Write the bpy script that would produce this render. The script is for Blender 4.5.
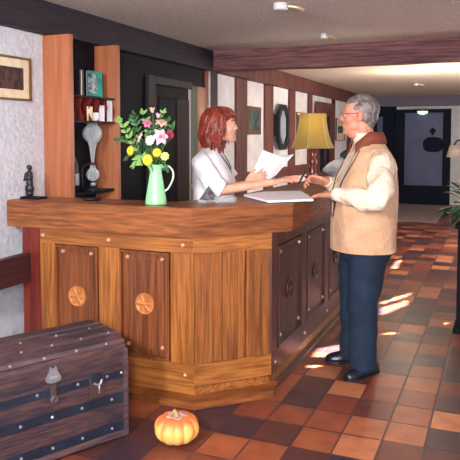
import bpy, bmesh, math, random
from mathutils import Vector, Matrix, noise
for o in list(bpy.data.objects): bpy.data.objects.remove(o)
S = bpy.context.scene; COL = S.collection
random.seed(4)
PI = math.pi; R = math.radians
# ------------------------------------------------------------------ camera, world, lights
PITCH = R(3.5); F = 650.0; CH = 1.49
Y0 = 137 + F*math.tan(PITCH)
YAW = math.atan((502-230)*math.cos(PITCH)/F)
cd = bpy.data.cameras.new('camera'); cam = bpy.data.objects.new('camera', cd); COL.objects.link(cam)
cam.location = (0, 0, CH); cam.rotation_euler = (PI/2-PITCH, 0, YAW)
cd.sensor_width = 36; cd.lens = F*36/460; cd.shift_y = -(230-Y0)/460; cd.clip_end = 100
S.camera = cam
S.view_settings.view_transform = 'Standard'; S.view_settings.look = 'None'
S.view_settings.gamma = 1; S.view_settings.exposure = 0.35
w = bpy.data.worlds.new('world'); S.world = w; w.use_nodes = True
w.node_tree.nodes['Background'].inputs[0].default_value = (0.80, 0.86, 1.0, 1)
w.node_tree.nodes['Background'].inputs[1].default_value = 0.5
def area(name, loc, target, size, energy, color=(1,1,1), sy=None):
    l = bpy.data.lights.new(name, 'AREA'); l.energy = energy; l.color = color; l.size = size
    if sy: l.shape = 'RECTANGLE'; l.size_y = sy
    o = bpy.data.objects.new(name, l); COL.objects.link(o); o.location = loc
    o.rotation_euler = (Vector(target)-Vector(loc)).to_track_quat('-Z', 'Y').to_euler(); return o
area('key_softbox', (-1.35, -0.35, 2.15), (-1.7, 4.0, 1.0), 0.2, 96, (1, 0.97, 0.93))
area('bounce_flash', (0.2, -0.9, 1.7), (0.0, 1.2, 2.39), 0.5, 165, (0.97, 0.97, 1.0))
area('window_daylight', (2.1, 8.6, 1.5), (-2.9, 8.6, 1.2), 1.8, 60, (0.9, 0.94, 1.0), 1.0)
SD = Vector((-1, -0.25, -0.62))
sl = bpy.data.lights.new('sun', 'SUN'); sl.energy = 170; sl.angle = R(0.4); sl.color = (0.97, 0.96, 0.88)
so = bpy.data.objects.new('sun', sl); COL.objects.link(so); so.rotation_euler = SD.to_track_quat('-Z', 'Y').to_euler()
so.location = (5, 5, 4)
def plight(name, loc, e, color=(1, .85, .65), r=.05):
    l = bpy.data.lights.new(name, 'POINT'); l.energy = e; l.color = color; l.shadow_soft_size = r
    o = bpy.data.objects.new(name, l); COL.objects.link(o); o.location = loc; return o

# ------------------------------------------------------------------ materials
def lin(c):
    f = lambda v: v/12.92 if v <= .04045 else ((v+.055)/1.055)**2.4
    return tuple(f(v/255) for v in c)+(1,)
def newmat(name):
    m = bpy.data.materials.new(name); m.use_nodes = True; nt = m.node_tree
    return m, nt, nt.nodes['Principled BSDF']
def N(nt, t, **k):
    n = nt.nodes.new(t)
    for a, b in k.items(): setattr(n, a, b)
    return n
def ramp(nt, stops, interp='LINEAR'):
    r = N(nt, 'ShaderNodeValToRGB'); cr = r.color_ramp; cr.interpolation = interp
    while len(cr.elements) < len(stops): cr.elements.new(.5)
    for e, (p, c) in zip(cr.elements, stops): e.position = p; e.color = lin(c)
    return r
def mat(name, c, rough=.6, metal=0, c2=None, sc=20, bump=0, bsc=None, stretch=(1,1,1), spec=.5, trans=0, emit=0, coat=0, detail=4, ior=None, sheen=0, dist=0.0, bdist=.01, lo=.35, hi=.65):
    m, nt, b = newmat(name)
    b.inputs['Roughness'].default_value = rough; b.inputs['Metallic'].default_value = metal
    b.inputs['Base Color'].default_value = lin(c); b.inputs['Specular IOR Level'].default_value = spec
    b.inputs['Transmission Weight'].default_value = trans; b.inputs['Coat Weight'].default_value = coat
    b.inputs['Coat Roughness'].default_value = .25
    b.inputs['Sheen Weight'].default_value = sheen
    if ior: b.inputs['IOR'].default_value = ior
    if emit: b.inputs['Emission Color'].default_value = lin(c); b.inputs['Emission Strength'].default_value = emit
    tc = N(nt, 'ShaderNodeTexCoord'); mp = N(nt, 'ShaderNodeMapping'); mp.inputs['Scale'].default_value = stretch
    nt.links.new(tc.outputs['Object'], mp.inputs[0])
    nz = N(nt, 'ShaderNodeTexNoise'); nz.inputs['Scale'].default_value = sc; nz.inputs['Detail'].default_value = detail
    nz.inputs['Distortion'].default_value = dist
    nt.links.new(mp.outputs[0], nz.inputs['Vector'])
    if c2 is None: c2 = tuple(v*.93 for v in c)
    rp = ramp(nt, [(lo, c), (hi, c2)]); nt.links.new(nz.outputs[0], rp.inputs[0]); nt.links.new(rp.outputs[0], b.inputs['Base Color'])
    if bump:
        n2 = nz
        if bsc:
            n2 = N(nt, 'ShaderNodeTexNoise'); n2.inputs['Scale'].default_value = bsc; n2.inputs['Detail'].default_value = 3
            nt.links.new(mp.outputs[0], n2.inputs['Vector'])
        bp = N(nt, 'ShaderNodeBump'); bp.inputs['Strength'].default_value = bump; bp.inputs['Distance'].default_value = bdist
        nt.links.new(n2.outputs[0], bp.inputs['Height']); nt.links.new(bp.outputs[0], b.inputs['Normal'])
    return m
def wood(name, light, dark, axis='Z', sc=9, rough=.42, spec=.4, dist=.7, bump=.15, coat=.15, offs=(0,0,0)):
    m, nt, b = newmat(name)
    tc = N(nt, 'ShaderNodeTexCoord'); mp = N(nt, 'ShaderNodeMapping')
    s = {'X': (.045, 1, 1), 'Y': (1, .045, 1), 'Z': (1, 1, .045), 'XY': (.09, .09, 1)}[axis]; mp.inputs['Scale'].default_value = s
    mp.inputs['Location'].default_value = offs
    nt.links.new(tc.outputs['Object'], mp.inputs[0])
    n1 = N(nt, 'ShaderNodeTexNoise'); n1.inputs['Scale'].default_value = sc; n1.inputs['Detail'].default_value = 3; n1.inputs['Distortion'].default_value = dist
    n2 = N(nt, 'ShaderNodeTexNoise'); n2.inputs['Scale'].default_value = sc*9; n2.inputs['Detail'].default_value = 3
    nt.links.new(mp.outputs[0], n1.inputs[0]); nt.links.new(mp.outputs[0], n2.inputs[0])
    # growth rings: sine of the broad noise
    mu = N(nt, 'ShaderNodeMath', operation='MULTIPLY'); mu.inputs[1].default_value = 38
    si = N(nt, 'ShaderNodeMath', operation='SINE')
    nt.links.new(n1.outputs[0], mu.inputs[0]); nt.links.new(mu.outputs[0], si.inputs[0])
    a = N(nt, 'ShaderNodeMath', operation='MULTIPLY_ADD'); a.inputs[1].default_value = .055
    nt.links.new(si.outputs[0], a.inputs[0])
    h = N(nt, 'ShaderNodeMath', operation='MULTIPLY_ADD'); h.inputs[1].default_value = .34; h.inputs[2].default_value = 0
    nt.links.new(n1.outputs[0], h.inputs[0])
    k = N(nt, 'ShaderNodeMath', operation='MULTIPLY_ADD'); k.inputs[1].default_value = .68
    nt.links.new(n2.outputs[0], k.inputs[0]); nt.links.new(h.outputs[0], k.inputs[2]); nt.links.new(k.outputs[0], a.inputs[2])
    mid = tuple((p+q)/2 for p, q in zip(light, dark))
    rp = ramp(nt, [(.36, dark), (.5, mid), (.64, light)]); nt.links.new(a.outputs[0], rp.inputs[0])
    nt.links.new(rp.outputs[0], b.inputs['Base Color'])
    bp = N(nt, 'ShaderNodeBump'); bp.inputs['Strength'].default_value = bump; bp.inputs['Distance'].default_value = .004
    nt.links.new(n2.outputs[0], bp.inputs['Height']); nt.links.new(bp.outputs[0], b.inputs['Normal'])
    b.inputs['Roughness'].default_value = rough; b.inputs['Specular IOR Level'].default_value = spec
    b.inputs['Coat Weight'].default_value = coat; b.inputs['Coat Roughness'].default_value = .22
    return m
OAKL, OAKD = (168, 106, 50), (114, 64, 28)
PANL, PAND = (130, 74, 40), (84, 44, 26)
M = dict(
    oak_x=wood('oak grain along x', OAKL, OAKD, 'X'), oak_y=wood('oak grain along y', OAKL, OAKD, 'Y'), oak_z=wood('oak upright grain', OAKL, OAKD, 'Z'),
    oak_top=wood('oak counter edge', (150, 88, 44), (96, 52, 26), 'XY', sc=7, dist=1.2),
    cab=wood('orange cabinet wood', (178, 110, 76), (152, 88, 58), 'Z', sc=5),
    panel=wood('red oak panel', PANL, PAND, 'Z'), board=wood('oak board', (200, 118, 58), (112, 56, 26), 'Z', sc=11, dist=1.3),
    side=wood('shaded oak side wood', (96, 62, 56), (58, 36, 36), 'Z', rough=.4), side_panel=wood('shaded oak side panel', (84, 56, 54), (50, 32, 34), 'Z', rough=.42),  # counter oak in darker tones, the side face's shade put into the colour
    beam=wood('old brown beam', (140, 94, 94), (80, 48, 54), 'X', sc=7, rough=.7, coat=0, bump=.6), beam_y=wood('dark ceiling plate', (50, 38, 48), (24, 18, 28), 'Y', sc=7, rough=.7, coat=0, bump=.5),
    post=wood('old upright timber', (122, 72, 62), (66, 36, 34), 'Z', sc=8, rough=.65, coat=0, bump=.5), post_d=wood('dark upright timber', (44, 32, 40), (22, 16, 24), 'Z', sc=8, rough=.6, coat=0, bump=.4),
    red=wood('dark red stained wood', (116, 38, 28), (72, 22, 20), 'Z', sc=6), redrail=wood('dark plum rail wood', (74, 34, 38), (44, 20, 26), 'Y', sc=6),
    dark=wood('black brown wood', (20, 20, 32), (9, 10, 18), 'Z', sc=6, rough=.6, coat=0, spec=.15), darkred=wood('deep red brown panel', (52, 30, 32), (26, 16, 22), 'Z', sc=4, coat=0, rough=.6, spec=.25),
    greengrey=mat('grey green paint', (86, 92, 74), .6), pale=mat('pale bead trim', (178, 170, 170), .5),
    wall=mat('white stucco', (214, 214, 222), .9, c2=(196, 197, 208), sc=26, bump=.9, bsc=32, bdist=.012), wall2=mat('white plaster', (226, 222, 222), .9, c2=(208, 204, 206), sc=5, bump=.4, bsc=45),
    ceil=mat('speckled ceiling plaster', (226, 214, 208), .95, c2=(190, 178, 172), sc=70, bump=.9, bsc=90, bdist=.01), ceil2=mat('cream corridor ceiling', (226, 210, 192), .95, c2=(216, 198, 180), sc=40, bump=.3, bsc=60),
    endwall=mat('grey violet end wall', (120, 112, 128), .9), white=mat('white paint', (225, 225, 225), .5),
    gold=mat('brass stud', (226, 190, 160), .3, .6), chrome=mat('polished metal', (210, 210, 210), .2, 1),
    green=mat('mint green enamel', (150, 222, 160), .28, coat=.5, c2=(142, 216, 152), sc=4), black=mat('black metal', (24, 26, 34), .4, spec=.5), bronze=mat('dark bronze', (38, 42, 54), .35, .4, coat=.3),
    gframe=mat('gilded frame', (120, 84, 48), .45, .2, bump=.2, sc=60), mount=mat('cream picture mount', (232, 214, 182), .9), 
    paper=mat('white paper', (240, 240, 246), .8, c2=(236, 236, 242)), paperp=mat('printed text tint', (206, 208, 224), .8, c2=(232, 232, 242), sc=60, stretch=(.2, 1, 1), lo=.4, hi=.6),
    lea=mat('green leaf', (58, 106, 56), .5, c2=(30, 68, 40), sc=12), leal=mat('light green leaf', (140, 176, 96), .5, c2=(104, 150, 76), sc=14),
    yel=mat('yellow petal', (244, 220, 60), .6, c2=(232, 200, 40)), yelc=mat('ochre flower eye', (206, 172, 30), .8, bump=.8, sc=300), pyel=mat('pale yellow petal', (236, 226, 130), .6),
    mag=mat('magenta petal', (196, 70, 130), .6, c2=(226, 120, 168), sc=30), pink=mat('blush petal', (238, 208, 226), .6, c2=(222, 176, 206), sc=24), wht=mat('white petal', (244, 240, 244), .6),
    wine=mat('wine red petal', (140, 34, 60), .6), cream=mat('cream bud', (226, 214, 176), .6, c2=(206, 168, 160), sc=30),
    stem=mat('dry pumpkin stem', (190, 150, 96), .8, bump=.5), ash=mat('grey scar', (196, 170, 160), .8),
    trunkw=wood('aged trunk wood', (84, 56, 54), (34, 30, 42), 'XY', sc=13, rough=.6, coat=0, bump=.5), strap=mat('blue black iron strap', (36, 46, 66), .5, .3, c2=(26, 34, 50), sc=14), slat=wood('greyed trunk slat', (96, 72, 74), (56, 44, 54), 'XY', sc=12, rough=.6, coat=0),
    pewter=mat('pewter', (170, 172, 184), .35, .7), iron=mat('brown iron', (92, 74, 76), .5, .6, bump=.5, sc=60),
    skin=mat('fair skin', (226, 168, 140), .5, c2=(216, 150, 124), sc=14), skinm=mat('ruddy skin', (206, 146, 120), .5, c2=(188, 120, 98), sc=14), lip=mat('lip', (176, 84, 78), .5), eye=mat('eye white', (225, 220, 215), .3), iris=mat('dark iris', (40, 34, 40), .3),
    brow=mat('brow hair', (110, 84, 74), .8), 
    red_hair=mat('auburn hair', (146, 54, 32), .45, c2=(88, 30, 24), sc=60, bump=.4), grey_hair=mat('grey hair', (126, 116, 114), .5, c2=(78, 72, 74), sc=40, bump=.1),
    shirt=mat('white blouse cotton', (238, 236, 240), .85, c2=(230, 228, 234), sc=10, bump=.3, bsc=9, bdist=.03), collar=mat('dark neck trim', (60, 60, 78), .8),
    sweat=mat('cream sweater knit', (228, 214, 194), .9, c2=(218, 200, 178), sc=12, bump=.8, bsc=14, bdist=.04), vest=mat('tan suede', (206, 166, 134), .9, c2=(192, 150, 116), sc=9, bump=.6, bsc=12, bdist=.04, sheen=.1), vcol=mat('brown corduroy', (128, 62, 40), .8, c2=(110, 50, 34), sc=60), zip=mat('dark zip edge', (46, 30, 36), .6),
    trou=mat('navy trousers', (12, 38, 62), .85, c2=(8, 28, 50), sc=8, bump=.3, bsc=8, bdist=.03), shoe=mat('black leather', (20, 26, 42), .3),
    navy=mat('blue black painted frame', (10, 20, 38), .7, spec=.2), 
    rug=mat('grey woven rug', (150, 132, 134), .95, c2=(124, 108, 114), sc=12, bump=.3), art=mat('sepia artwork', (96, 62, 52), .8, c2=(40, 30, 34), sc=14, dist=1.5), art2=mat('dark green landscape artwork', (86, 104, 92), .8, c2=(30, 44, 66), sc=9), 
    bookg=mat('teal book cover', (56, 150, 132), .5, c2=(40, 120, 112), sc=18), bookp=mat('book cover picture', (180, 190, 186), .5, c2=(50, 66, 70), sc=30), 
    lampbase=mat('turned cherry wood', (128, 50, 38), .3, coat=.4, c2=(98, 36, 30)), 
    petalpot=mat('dark planter', (12, 15, 22), .8, spec=.2), tshade=mat('beige shade cloth', (200, 176, 158), .9), greycl=mat('pale grey plastic', (180, 182, 192), .5), teal=mat('dark teal cloth', (50, 70, 76), .8),
    mirror=mat('mirror glass', (190, 200, 212), .15, .35), 
)
def thin(name):
    m, nt, b = newmat(name); b.inputs['Base Color'].default_value = (.8, .85, .9, 1); b.inputs['Roughness'].default_value = .08; b.inputs['Specular IOR Level'].default_value = 1
    t_ = N(nt, 'ShaderNodeBsdfTransparent'); x_ = N(nt, 'ShaderNodeMixShader'); lw = N(nt, 'ShaderNodeLayerWeight'); lw.inputs[0].default_value = .45
    a_ = N(nt, 'ShaderNodeMath', operation='MULTIPLY_ADD'); a_.inputs[1].default_value = .6; a_.inputs[2].default_value = .10; nt.links.new(lw.outputs['Facing'], a_.inputs[0])
    nt.links.new(a_.outputs[0], x_.inputs[0]); nt.links.new(t_.outputs[0], x_.inputs[1]); nt.links.new(b.outputs[0], x_.inputs[2]); nt.links.new(x_.outputs[0], nt.nodes['Material Output'].inputs[0]); return m
def glassmat(name, c=(255,255,255), rough=.02, ior=1.45):
    m, nt, b = newmat(name); b.inputs['Base Color'].default_value = lin(c); b.inputs['Transmission Weight'].default_value = 1
    b.inputs['Roughness'].default_value = rough; b.inputs['IOR'].default_value = ior; return m
M['glass'] = thin('clear glass'); M['glass_d'] = glassmat('smoky pane', (150, 140, 110), .05, 1.2)
# frosted bluish pane of far door
M['pane'] = mat('blue grey frosted pane', (80, 88, 124), .5, c2=(70, 78, 110), sc=2)
# lamp shade: translucent cloth
m, nt, b = newmat('mustard shade cloth'); M['shade'] = m
tr = N(nt, 'ShaderNodeBsdfTranslucent'); tr.inputs[0].default_value = lin((206, 186, 104)); b.inputs['Base Color'].default_value = lin((210, 180, 108)); b.inputs['Roughness'].default_value = .9
mx = N(nt, 'ShaderNodeMixShader'); mx.inputs[0].default_value = .5
nt.links.new(b.outputs[0], mx.inputs[1]); nt.links.new(tr.outputs[0], mx.inputs[2]); nt.links.new(mx.outputs[0], nt.nodes['Material Output'].inputs[0])
M['glow'] = mat('lit green white lamp', (210, 255, 200), .4, emit=2.0)
m, nt, b = newmat('pumpkin skin'); M['pump'] = m
tc = N(nt, 'ShaderNodeTexCoord'); sp = N(nt, 'ShaderNodeSeparateXYZ'); nt.links.new(tc.outputs['Object'], sp.inputs[0])
nz = N(nt, 'ShaderNodeTexNoise'); nz.inputs['Scale'].default_value = 16; nt.links.new(tc.outputs['Object'], nz.inputs[0])
q_ = N(nt, 'ShaderNodeMath', operation='MULTIPLY_ADD'); q_.inputs[1].default_value = .06; nt.links.new(nz.outputs[0], q_.inputs[0]); nt.links.new(sp.outputs[2], q_.inputs[2])
rp = ramp(nt, [(.05, (246, 190, 110)), (.115, (240, 176, 92)), (.15, (226, 120, 66))]); nt.links.new(q_.outputs[0], rp.inputs[0]); nt.links.new(rp.outputs[0], b.inputs['Base Color']); b.inputs['Roughness'].default_value = .4
# terracotta tiles, one tone per tile
m, nt, b = newmat('terracotta floor tiles'); M['tiles'] = m
tc = N(nt, 'ShaderNodeTexCoord'); sp = N(nt, 'ShaderNodeSeparateXYZ'); nt.links.new(tc.outputs['Object'], sp.inputs[0])
def math_(op, a, bb=None, cc=None):
    n = N(nt, 'ShaderNodeMath', operation=op)
    for i, v in enumerate((a, bb, cc)):
        if v is None: continue
        if isinstance(v, (int, float)): n.inputs[i].default_value = v
        else: nt.links.new(v, n.inputs[i])
    return n.outputs[0]
TX, TY = .2, .2333
u = math_('DIVIDE', math_('ADD', sp.outputs[0], .51+4), TX); v = math_('DIVIDE', math_('ADD', sp.outputs[1], -3.161+7), TY)
fu, fv = math_('FRACT', u), math_('FRACT', v)
cb = N(nt, 'ShaderNodeCombineXYZ'); nt.links.new(math_('FLOOR', u), cb.inputs[0]); nt.links.new(math_('FLOOR', v), cb.inputs[1])
wn = N(nt, 'ShaderNodeTexWhiteNoise', noise_dimensions='3D'); nt.links.new(cb.outputs[0], wn.inputs[0])
rp = ramp(nt, [(0, (58, 46, 62)), (.18, (78, 46, 50)), (.38, (108, 56, 46)), (.62, (136, 70, 50)), (.84, (166, 92, 60)), (1, (204, 130, 88))])
nt.links.new(wn.outputs[0], rp.inputs[0])
nz = N(nt, 'ShaderNodeTexNoise'); nz.inputs['Scale'].default_value = 9; nz.inputs['Detail'].default_value = 4; nt.links.new(tc.outputs['Object'], nz.inputs[0])
rp2 = ramp(nt, [(.3, (205, 200, 205)), (.7, (255, 255, 250))]); nt.links.new(nz.outputs[0], rp2.inputs[0])
mm = N(nt, 'ShaderNodeMix', data_type='RGBA', blend_type='MULTIPLY'); mm.inputs[0].default_value = 1
nt.links.new(rp.outputs[0], mm.inputs[6]); nt.links.new(rp2.outputs[0], mm.inputs[7])
eu = math_('MINIMUM', fu, math_('SUBTRACT', 1, fu)); ev = math_('MINIMUM', fv, math_('SUBTRACT', 1, fv))
ed = math_('MINIMUM', eu, ev); gr = math_('GREATER_THAN', .024, ed)
mg = N(nt, 'ShaderNodeMix', data_type='RGBA'); nt.links.new(gr, mg.inputs[0]); nt.links.new(mm.outputs[2], mg.inputs[6]); mg.inputs[7].default_value = lin((70, 48, 50))
nt.links.new(mg.outputs[2], b.inputs['Base Color'])
hh = math_('ADD', math_('SMOOTH_MIN', math_('MULTIPLY', ed, 12), .5, .2), math_('MULTIPLY', nz.outputs[0], .25))
bn = N(nt, 'ShaderNodeBump'); bn.inputs['Strength'].default_value = .5; bn.inputs['Distance'].default_value = .006
nt.links.new(hh, bn.inputs['Height']); nt.links.new(bn.outputs[0], b.inputs['Normal'])
b.inputs['Roughness'].default_value = .36; b.inputs['Specular IOR Level'].default_value = .5

# ------------------------------------------------------------------ mesh helpers
def link(name, me, m, parent=None, smooth=False):
    o = bpy.data.objects.new(name, me); COL.objects.link(o)
    if m is not None: me.materials.append(m)
    if smooth:
        for p in me.polygons: p.use_smooth = True
    if parent is not None:
        o.parent = parent; o.location = -Vector(wloc(parent))
    return o
def wloc(o):
    p = Vector(o.location); q = o.parent
    while q: p += Vector(q.location); q = q.parent
    return p
def obj(name, bm, m, parent=None, smooth=False, label=None):
    bmesh.ops.recalc_face_normals(bm, faces=bm.faces)
    me = bpy.data.meshes.new(name); bm.to_mesh(me); bm.free()
    o = link(name, me, m, parent, smooth)
    if label: o['label'] = label
    return o
def origin(o, at):
    """move the origin of a top-level mesh to a point of it, geometry stays"""
    v = Vector(at); o.data.transform(Matrix.Translation(-v)); o.location = v
    return o
def thing(name, label, cat, loc, group=None):
    o = bpy.data.objects.new(name, None); COL.objects.link(o); o.location = loc; o.empty_display_size = .05
    return tag(o, label, cat, group)
def tag(o, label, cat, group=None):
    o['label'] = label; o['category'] = cat
    if group: o['group'] = group
    return o
def struct(o): o['kind'] = 'structure'; return o
B = bmesh.new
def box(bm, x0, x1, y0, y1, z0, z1, bev=0):
    vs = [bm.verts.new(p) for p in [(x0,y0,z0),(x1,y0,z0),(x1,y1,z0),(x0,y1,z0),(x0,y0,z1),(x1,y0,z1),(x1,y1,z1),(x0,y1,z1)]]
    fs = [bm.faces.new([vs[i] for i in f]) for f in [(0,3,2,1),(4,5,6,7),(0,1,5,4),(1,2,6,5),(2,3,7,6),(3,0,4,7)]]
    if bev:
        es = {e for f in fs for e in f.edges}
        bmesh.ops.bevel(bm, geom=list(es), offset=bev, segments=2, affect='EDGES', profile=.6)
    return bm
def obox(bm, c, ax, ay, az, hx, hy, hz, bev=0):
    c = Vector(c); ax, ay, az = [Vector(a).normalized() for a in (ax, ay, az)]
    t = B(); box(t, -hx, hx, -hy, hy, -hz, hz, bev)
    mt = Matrix((ax, ay, az)).transposed().to_4x4(); mt.translation = c
    t.transform(mt); tmp = bpy.data.meshes.new('t'); t.to_mesh(tmp); t.free(); bm.from_mesh(tmp); bpy.data.meshes.remove(tmp); return bm
def prism(bm, poly, z0, z1, bev=0):
    a = [bm.verts.new((x, y, z0)) for x, y in poly]; c = [bm.verts.new((x, y, z1)) for x, y in poly]
    n = len(poly); fs = [bm.faces.new(a[::-1]), bm.faces.new(c)]
    for i in range(n): fs.append(bm.faces.new([a[i], a[(i+1)%n], c[(i+1)%n], c[i]]))
    if bev: bmesh.ops.bevel(bm, geom=list({e for f in fs for e in f.edges}), offset=bev, segments=2, affect='EDGES')
    return bm
def rings(bm, rs, cap=True):
    vs = [[bm.verts.new(p) for p in r] for r in rs]; n = len(vs[0])
    for a, c in zip(vs, vs[1:]):
        for i in range(n): bm.faces.new([a[i], a[(i+1)%n], c[(i+1)%n], c[i]])
    if cap: bm.faces.new(vs[0][::-1]); bm.faces.new(vs[-1])
    return vs
def lathe(bm, c, prof, seg=24, cap=True):
    rings(bm, [[(c[0]+r*math.cos(2*PI*i/seg), c[1]+r*math.sin(2*PI*i/seg), c[2]+z) for i in range(seg)] for r, z in prof], cap); return bm
def catmull(pts, n):
    P = [Vector(p) for p in pts]; P = [P[0]*2-P[1]]+P+[P[-1]*2-P[-2]]; out = []
    for i in range(1, len(P)-2):
        for k in range(n):
            t = k/n; a, b_, c, d = P[i-1:i+3]
            out.append(.5*((2*b_)+(c-a)*t+(2*a-5*b_+4*c-d)*t*t+(3*b_-a-3*c+d)*t**3))
    return out+[P[-2]]
def tube(bm, pts, rad, seg=8, sub=0, flat=1.0, up=None):
    if not isinstance(rad, (list, tuple)): rad = [rad]*len(pts)
    P = [Vector(p) for p in pts]
    if sub:
        q = [(*p, r) for p, r in zip(pts, rad)]
        V = [Vector(p) for p in pts]; P = catmull(V, sub)
        m_ = len(pts)-1; rad = [rad[min(int(i/sub), m_)]*(1-(i/sub-int(i/sub)))+rad[min(int(i/sub)+1, m_)]*(i/sub-int(i/sub)) for i in range(len(P))]
    rs = []; nrm = None
    for i, p in enumerate(P):
        d = (P[min(i+1, len(P)-1)]-P[max(i-1, 0)]).normalized()
        if nrm is None: nrm = Vector(up) if up else (Vector((0,0,1)) if abs(d.z) < .9 else Vector((1,0,0)))
        nrm = (nrm-d*nrm.dot(d)).normalized(); s = d.cross(nrm)
        rs.append([p+(nrm*math.cos(2*PI*k/seg)*flat+s*math.sin(2*PI*k/seg))*rad[i] for k in range(seg)])
    rings(bm, rs); return bm
def sphere(bm, c, r, sub=2, rot=None):
    r = r if isinstance(r, (tuple, list)) else (r, r, r)
    g = bmesh.ops.create_icosphere(bm, subdivisions=sub, radius=1)
    mt = Matrix.Translation(c) @ (rot.to_4x4() if rot else Matrix()) @ Matrix.Diagonal((*r, 1))
    bmesh.ops.transform(bm, matrix=mt, verts=g['verts']); return bm
def cap_(bm, a, c, r1, r2):
    sphere(bm, a, r1, 2); sphere(bm, c, r2, 2)
    a, c = Vector(a), Vector(c); d = (c-a)
    if d.length < 1e-5: return
    tube(bm, [a, c], [r1, r2], 12)
def remesh(name, bm, m, parent, voxel, smooth=3, sf=.5, label=None, subdiv=False):
    me = bpy.data.meshes.new('tmp'); bm.to_mesh(me); bm.free(); o = bpy.data.objects.new('tmp', me); COL.objects.link(o)
    rm = o.modifiers.new('r', 'REMESH'); rm.mode = 'VOXEL'; rm.voxel_size = voxel; rm.use_smooth_shade = True
    if smooth: s_ = o.modifiers.new('s', 'SMOOTH'); s_.iterations = smooth; s_.factor = sf
    dg = bpy.context.evaluated_depsgraph_get(); me2 = bpy.data.meshes.new_from_object(o.evaluated_get(dg)); bpy.data.objects.remove(o)
    me2.name = name; r = link(name, me2, m, parent, True)
    if label: r['label'] = label
    return r
def holes(name, outer, inner, x0, x1, m, parent=None):
    """flat board in the YZ plane, from x0 to x1, with holes"""
    cu = bpy.data.curves.new(name, 'CURVE'); cu.dimensions = '2D'; cu.fill_mode = 'BOTH'; cu.extrude = (x1-x0)/2
    for poly in [outer]+inner:
        s_ = cu.splines.new('POLY'); s_.points.add(len(poly)-1)
        for p, (a, c) in zip(s_.points, poly): p.co = (a, c, 0, 1)
        s_.use_cyclic_u = True
    t = bpy.data.objects.new('t', cu); COL.objects.link(t)
    dg = bpy.context.evaluated_depsgraph_get(); me = bpy.data.meshes.new_from_object(t.evaluated_get(dg)); bpy.data.objects.remove(t)
    me.transform(Matrix(((0,0,1,(x0+x1)/2),(1,0,0,0),(0,1,0,0),(0,0,0,1)))); me.materials.clear()
    return link(name, me, m, parent)

# ------------------------------------------------------------------ setting
W = -2.9; H = 2.39; YE = 15.0; XR = 2.2; YB = -1.6; XB = 6.36
struct(obj('floor', box(B(), W-.1, XR+.1, YB, YE+.1, -.1, 0), M['tiles']))
struct(obj('wall_left', box(B(), W-.12, W, YB, YE+.1, 0, H), M['wall']))
struct(obj('wall_left', box(B(), W, W+.012, XB+.1, YE, 0, 2.18), M['wall2']))
struct(obj('ceiling', box(B(), W-.1, XR+.1, YB, XB+.1, H, H+.12), M['ceil']))
struct(obj('ceiling', box(B(), W-.1, XR+.1, XB+.1, YE+.1, H, H+.12), M['ceil2']))
struct(obj('wall_back', box(B(), W-.1, XR+.1, YE, YE+.12, 0, H), M['wall2']))
# right wall; its window holds an added board with gaps shaping the sun patches
WY0, WY1, WZ0, WZ1 = 4.6, 9.0, 1.1, 2.2
b1 = B(); box(b1, XR, XR+.15, YB, WY0, 0, H); box(b1, XR, XR+.15, WY1, YE, 0, H); box(b1, XR, XR+.15, WY0, WY1, 0, WZ0); box(b1, XR, XR+.15, WY0, WY1, WZ1, H)
struct(obj('wall_right', b1, M['wall2']))
SH = [[(-.958,5.886),(-.78,6.351),(-.776,6.245),(-.93,5.821)], [(-.89,5.44),(-.93,5.673),(-.78,5.999),(-.752,5.858),(-.83,5.6)], [(-.807,4.885),(-.70,5.08),(-.685,4.98)],
      [(-.618,5.03),(-.563,5.04),(-.566,4.985)], [(-1.135,4.16),(-1.15,4.391),(-1.018,4.56),(-1.0,4.36)], [(-1.124,3.953),(-1.118,4.09),(-1.007,4.25),(-.995,4.17)],
      [(-1.13,7.47),(-1.14,7.9),(-1.09,8.0),(-1.07,7.49)], [(-.434,5.22),(-.37,5.46),(-.35,5.30)]]
inner = []
for q in SH:
    pp = []; mx_ = sum(p[0] for p in q)/len(q); my_ = sum(p[1] for p in q)/len(q); q = [(mx_+(x-mx_)*1.25, my_+(y-my_)*1.15) for x, y in q]
    for x, y in q:
        t = XR+.05-x; pp.append((y-SD.y*t, -SD.z*t))
    inner.append(pp)
struct(holes('sun_patch_board', [(WY0, WZ0), (WY1, WZ0), (WY1, WZ1), (WY0, WZ1)], inner, XR+.04, XR+.06, M['dark']))
# ceiling plate along the left wall, cross beam, beam over the far door
struct(obj('trim_1', box(B(), W, W+.1, YB, XB-.1, 2.18, H, .01), M['beam_y']))
struct(obj('trim_2', box(B(), W, W+.1, XB+.1, YE, 2.18, H, .01), M['post']))
bm = B()                                            # hewn cross beam, slightly uneven
n = 46; rs = []
for i in range(n+1):
    x = W + (XR-W)*i/n; r_ = []
    for (y, z) in ((XB-.1, 2.185), (XB-.03, 2.172), (XB+.08, 2.18), (XB+.1, 2.2), (XB+.1, H), (XB-.1, H), (XB-.105, 2.33), (XB-.108, 2.25)):
        dn = noise.noise(Vector((x*2.1, y*9, z*9)))*.018
        r_.append((x, y+dn*.8, z+(dn if z < 2.3 else 0)))
    rs.append(r_)
rings(bm, rs); struct(obj('trim_3', bm, M['beam'], smooth=False))
struct(obj('trim_4', box(B(), W, XR, YE-.3, YE, 2.17, H), M['endwall']))
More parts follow.
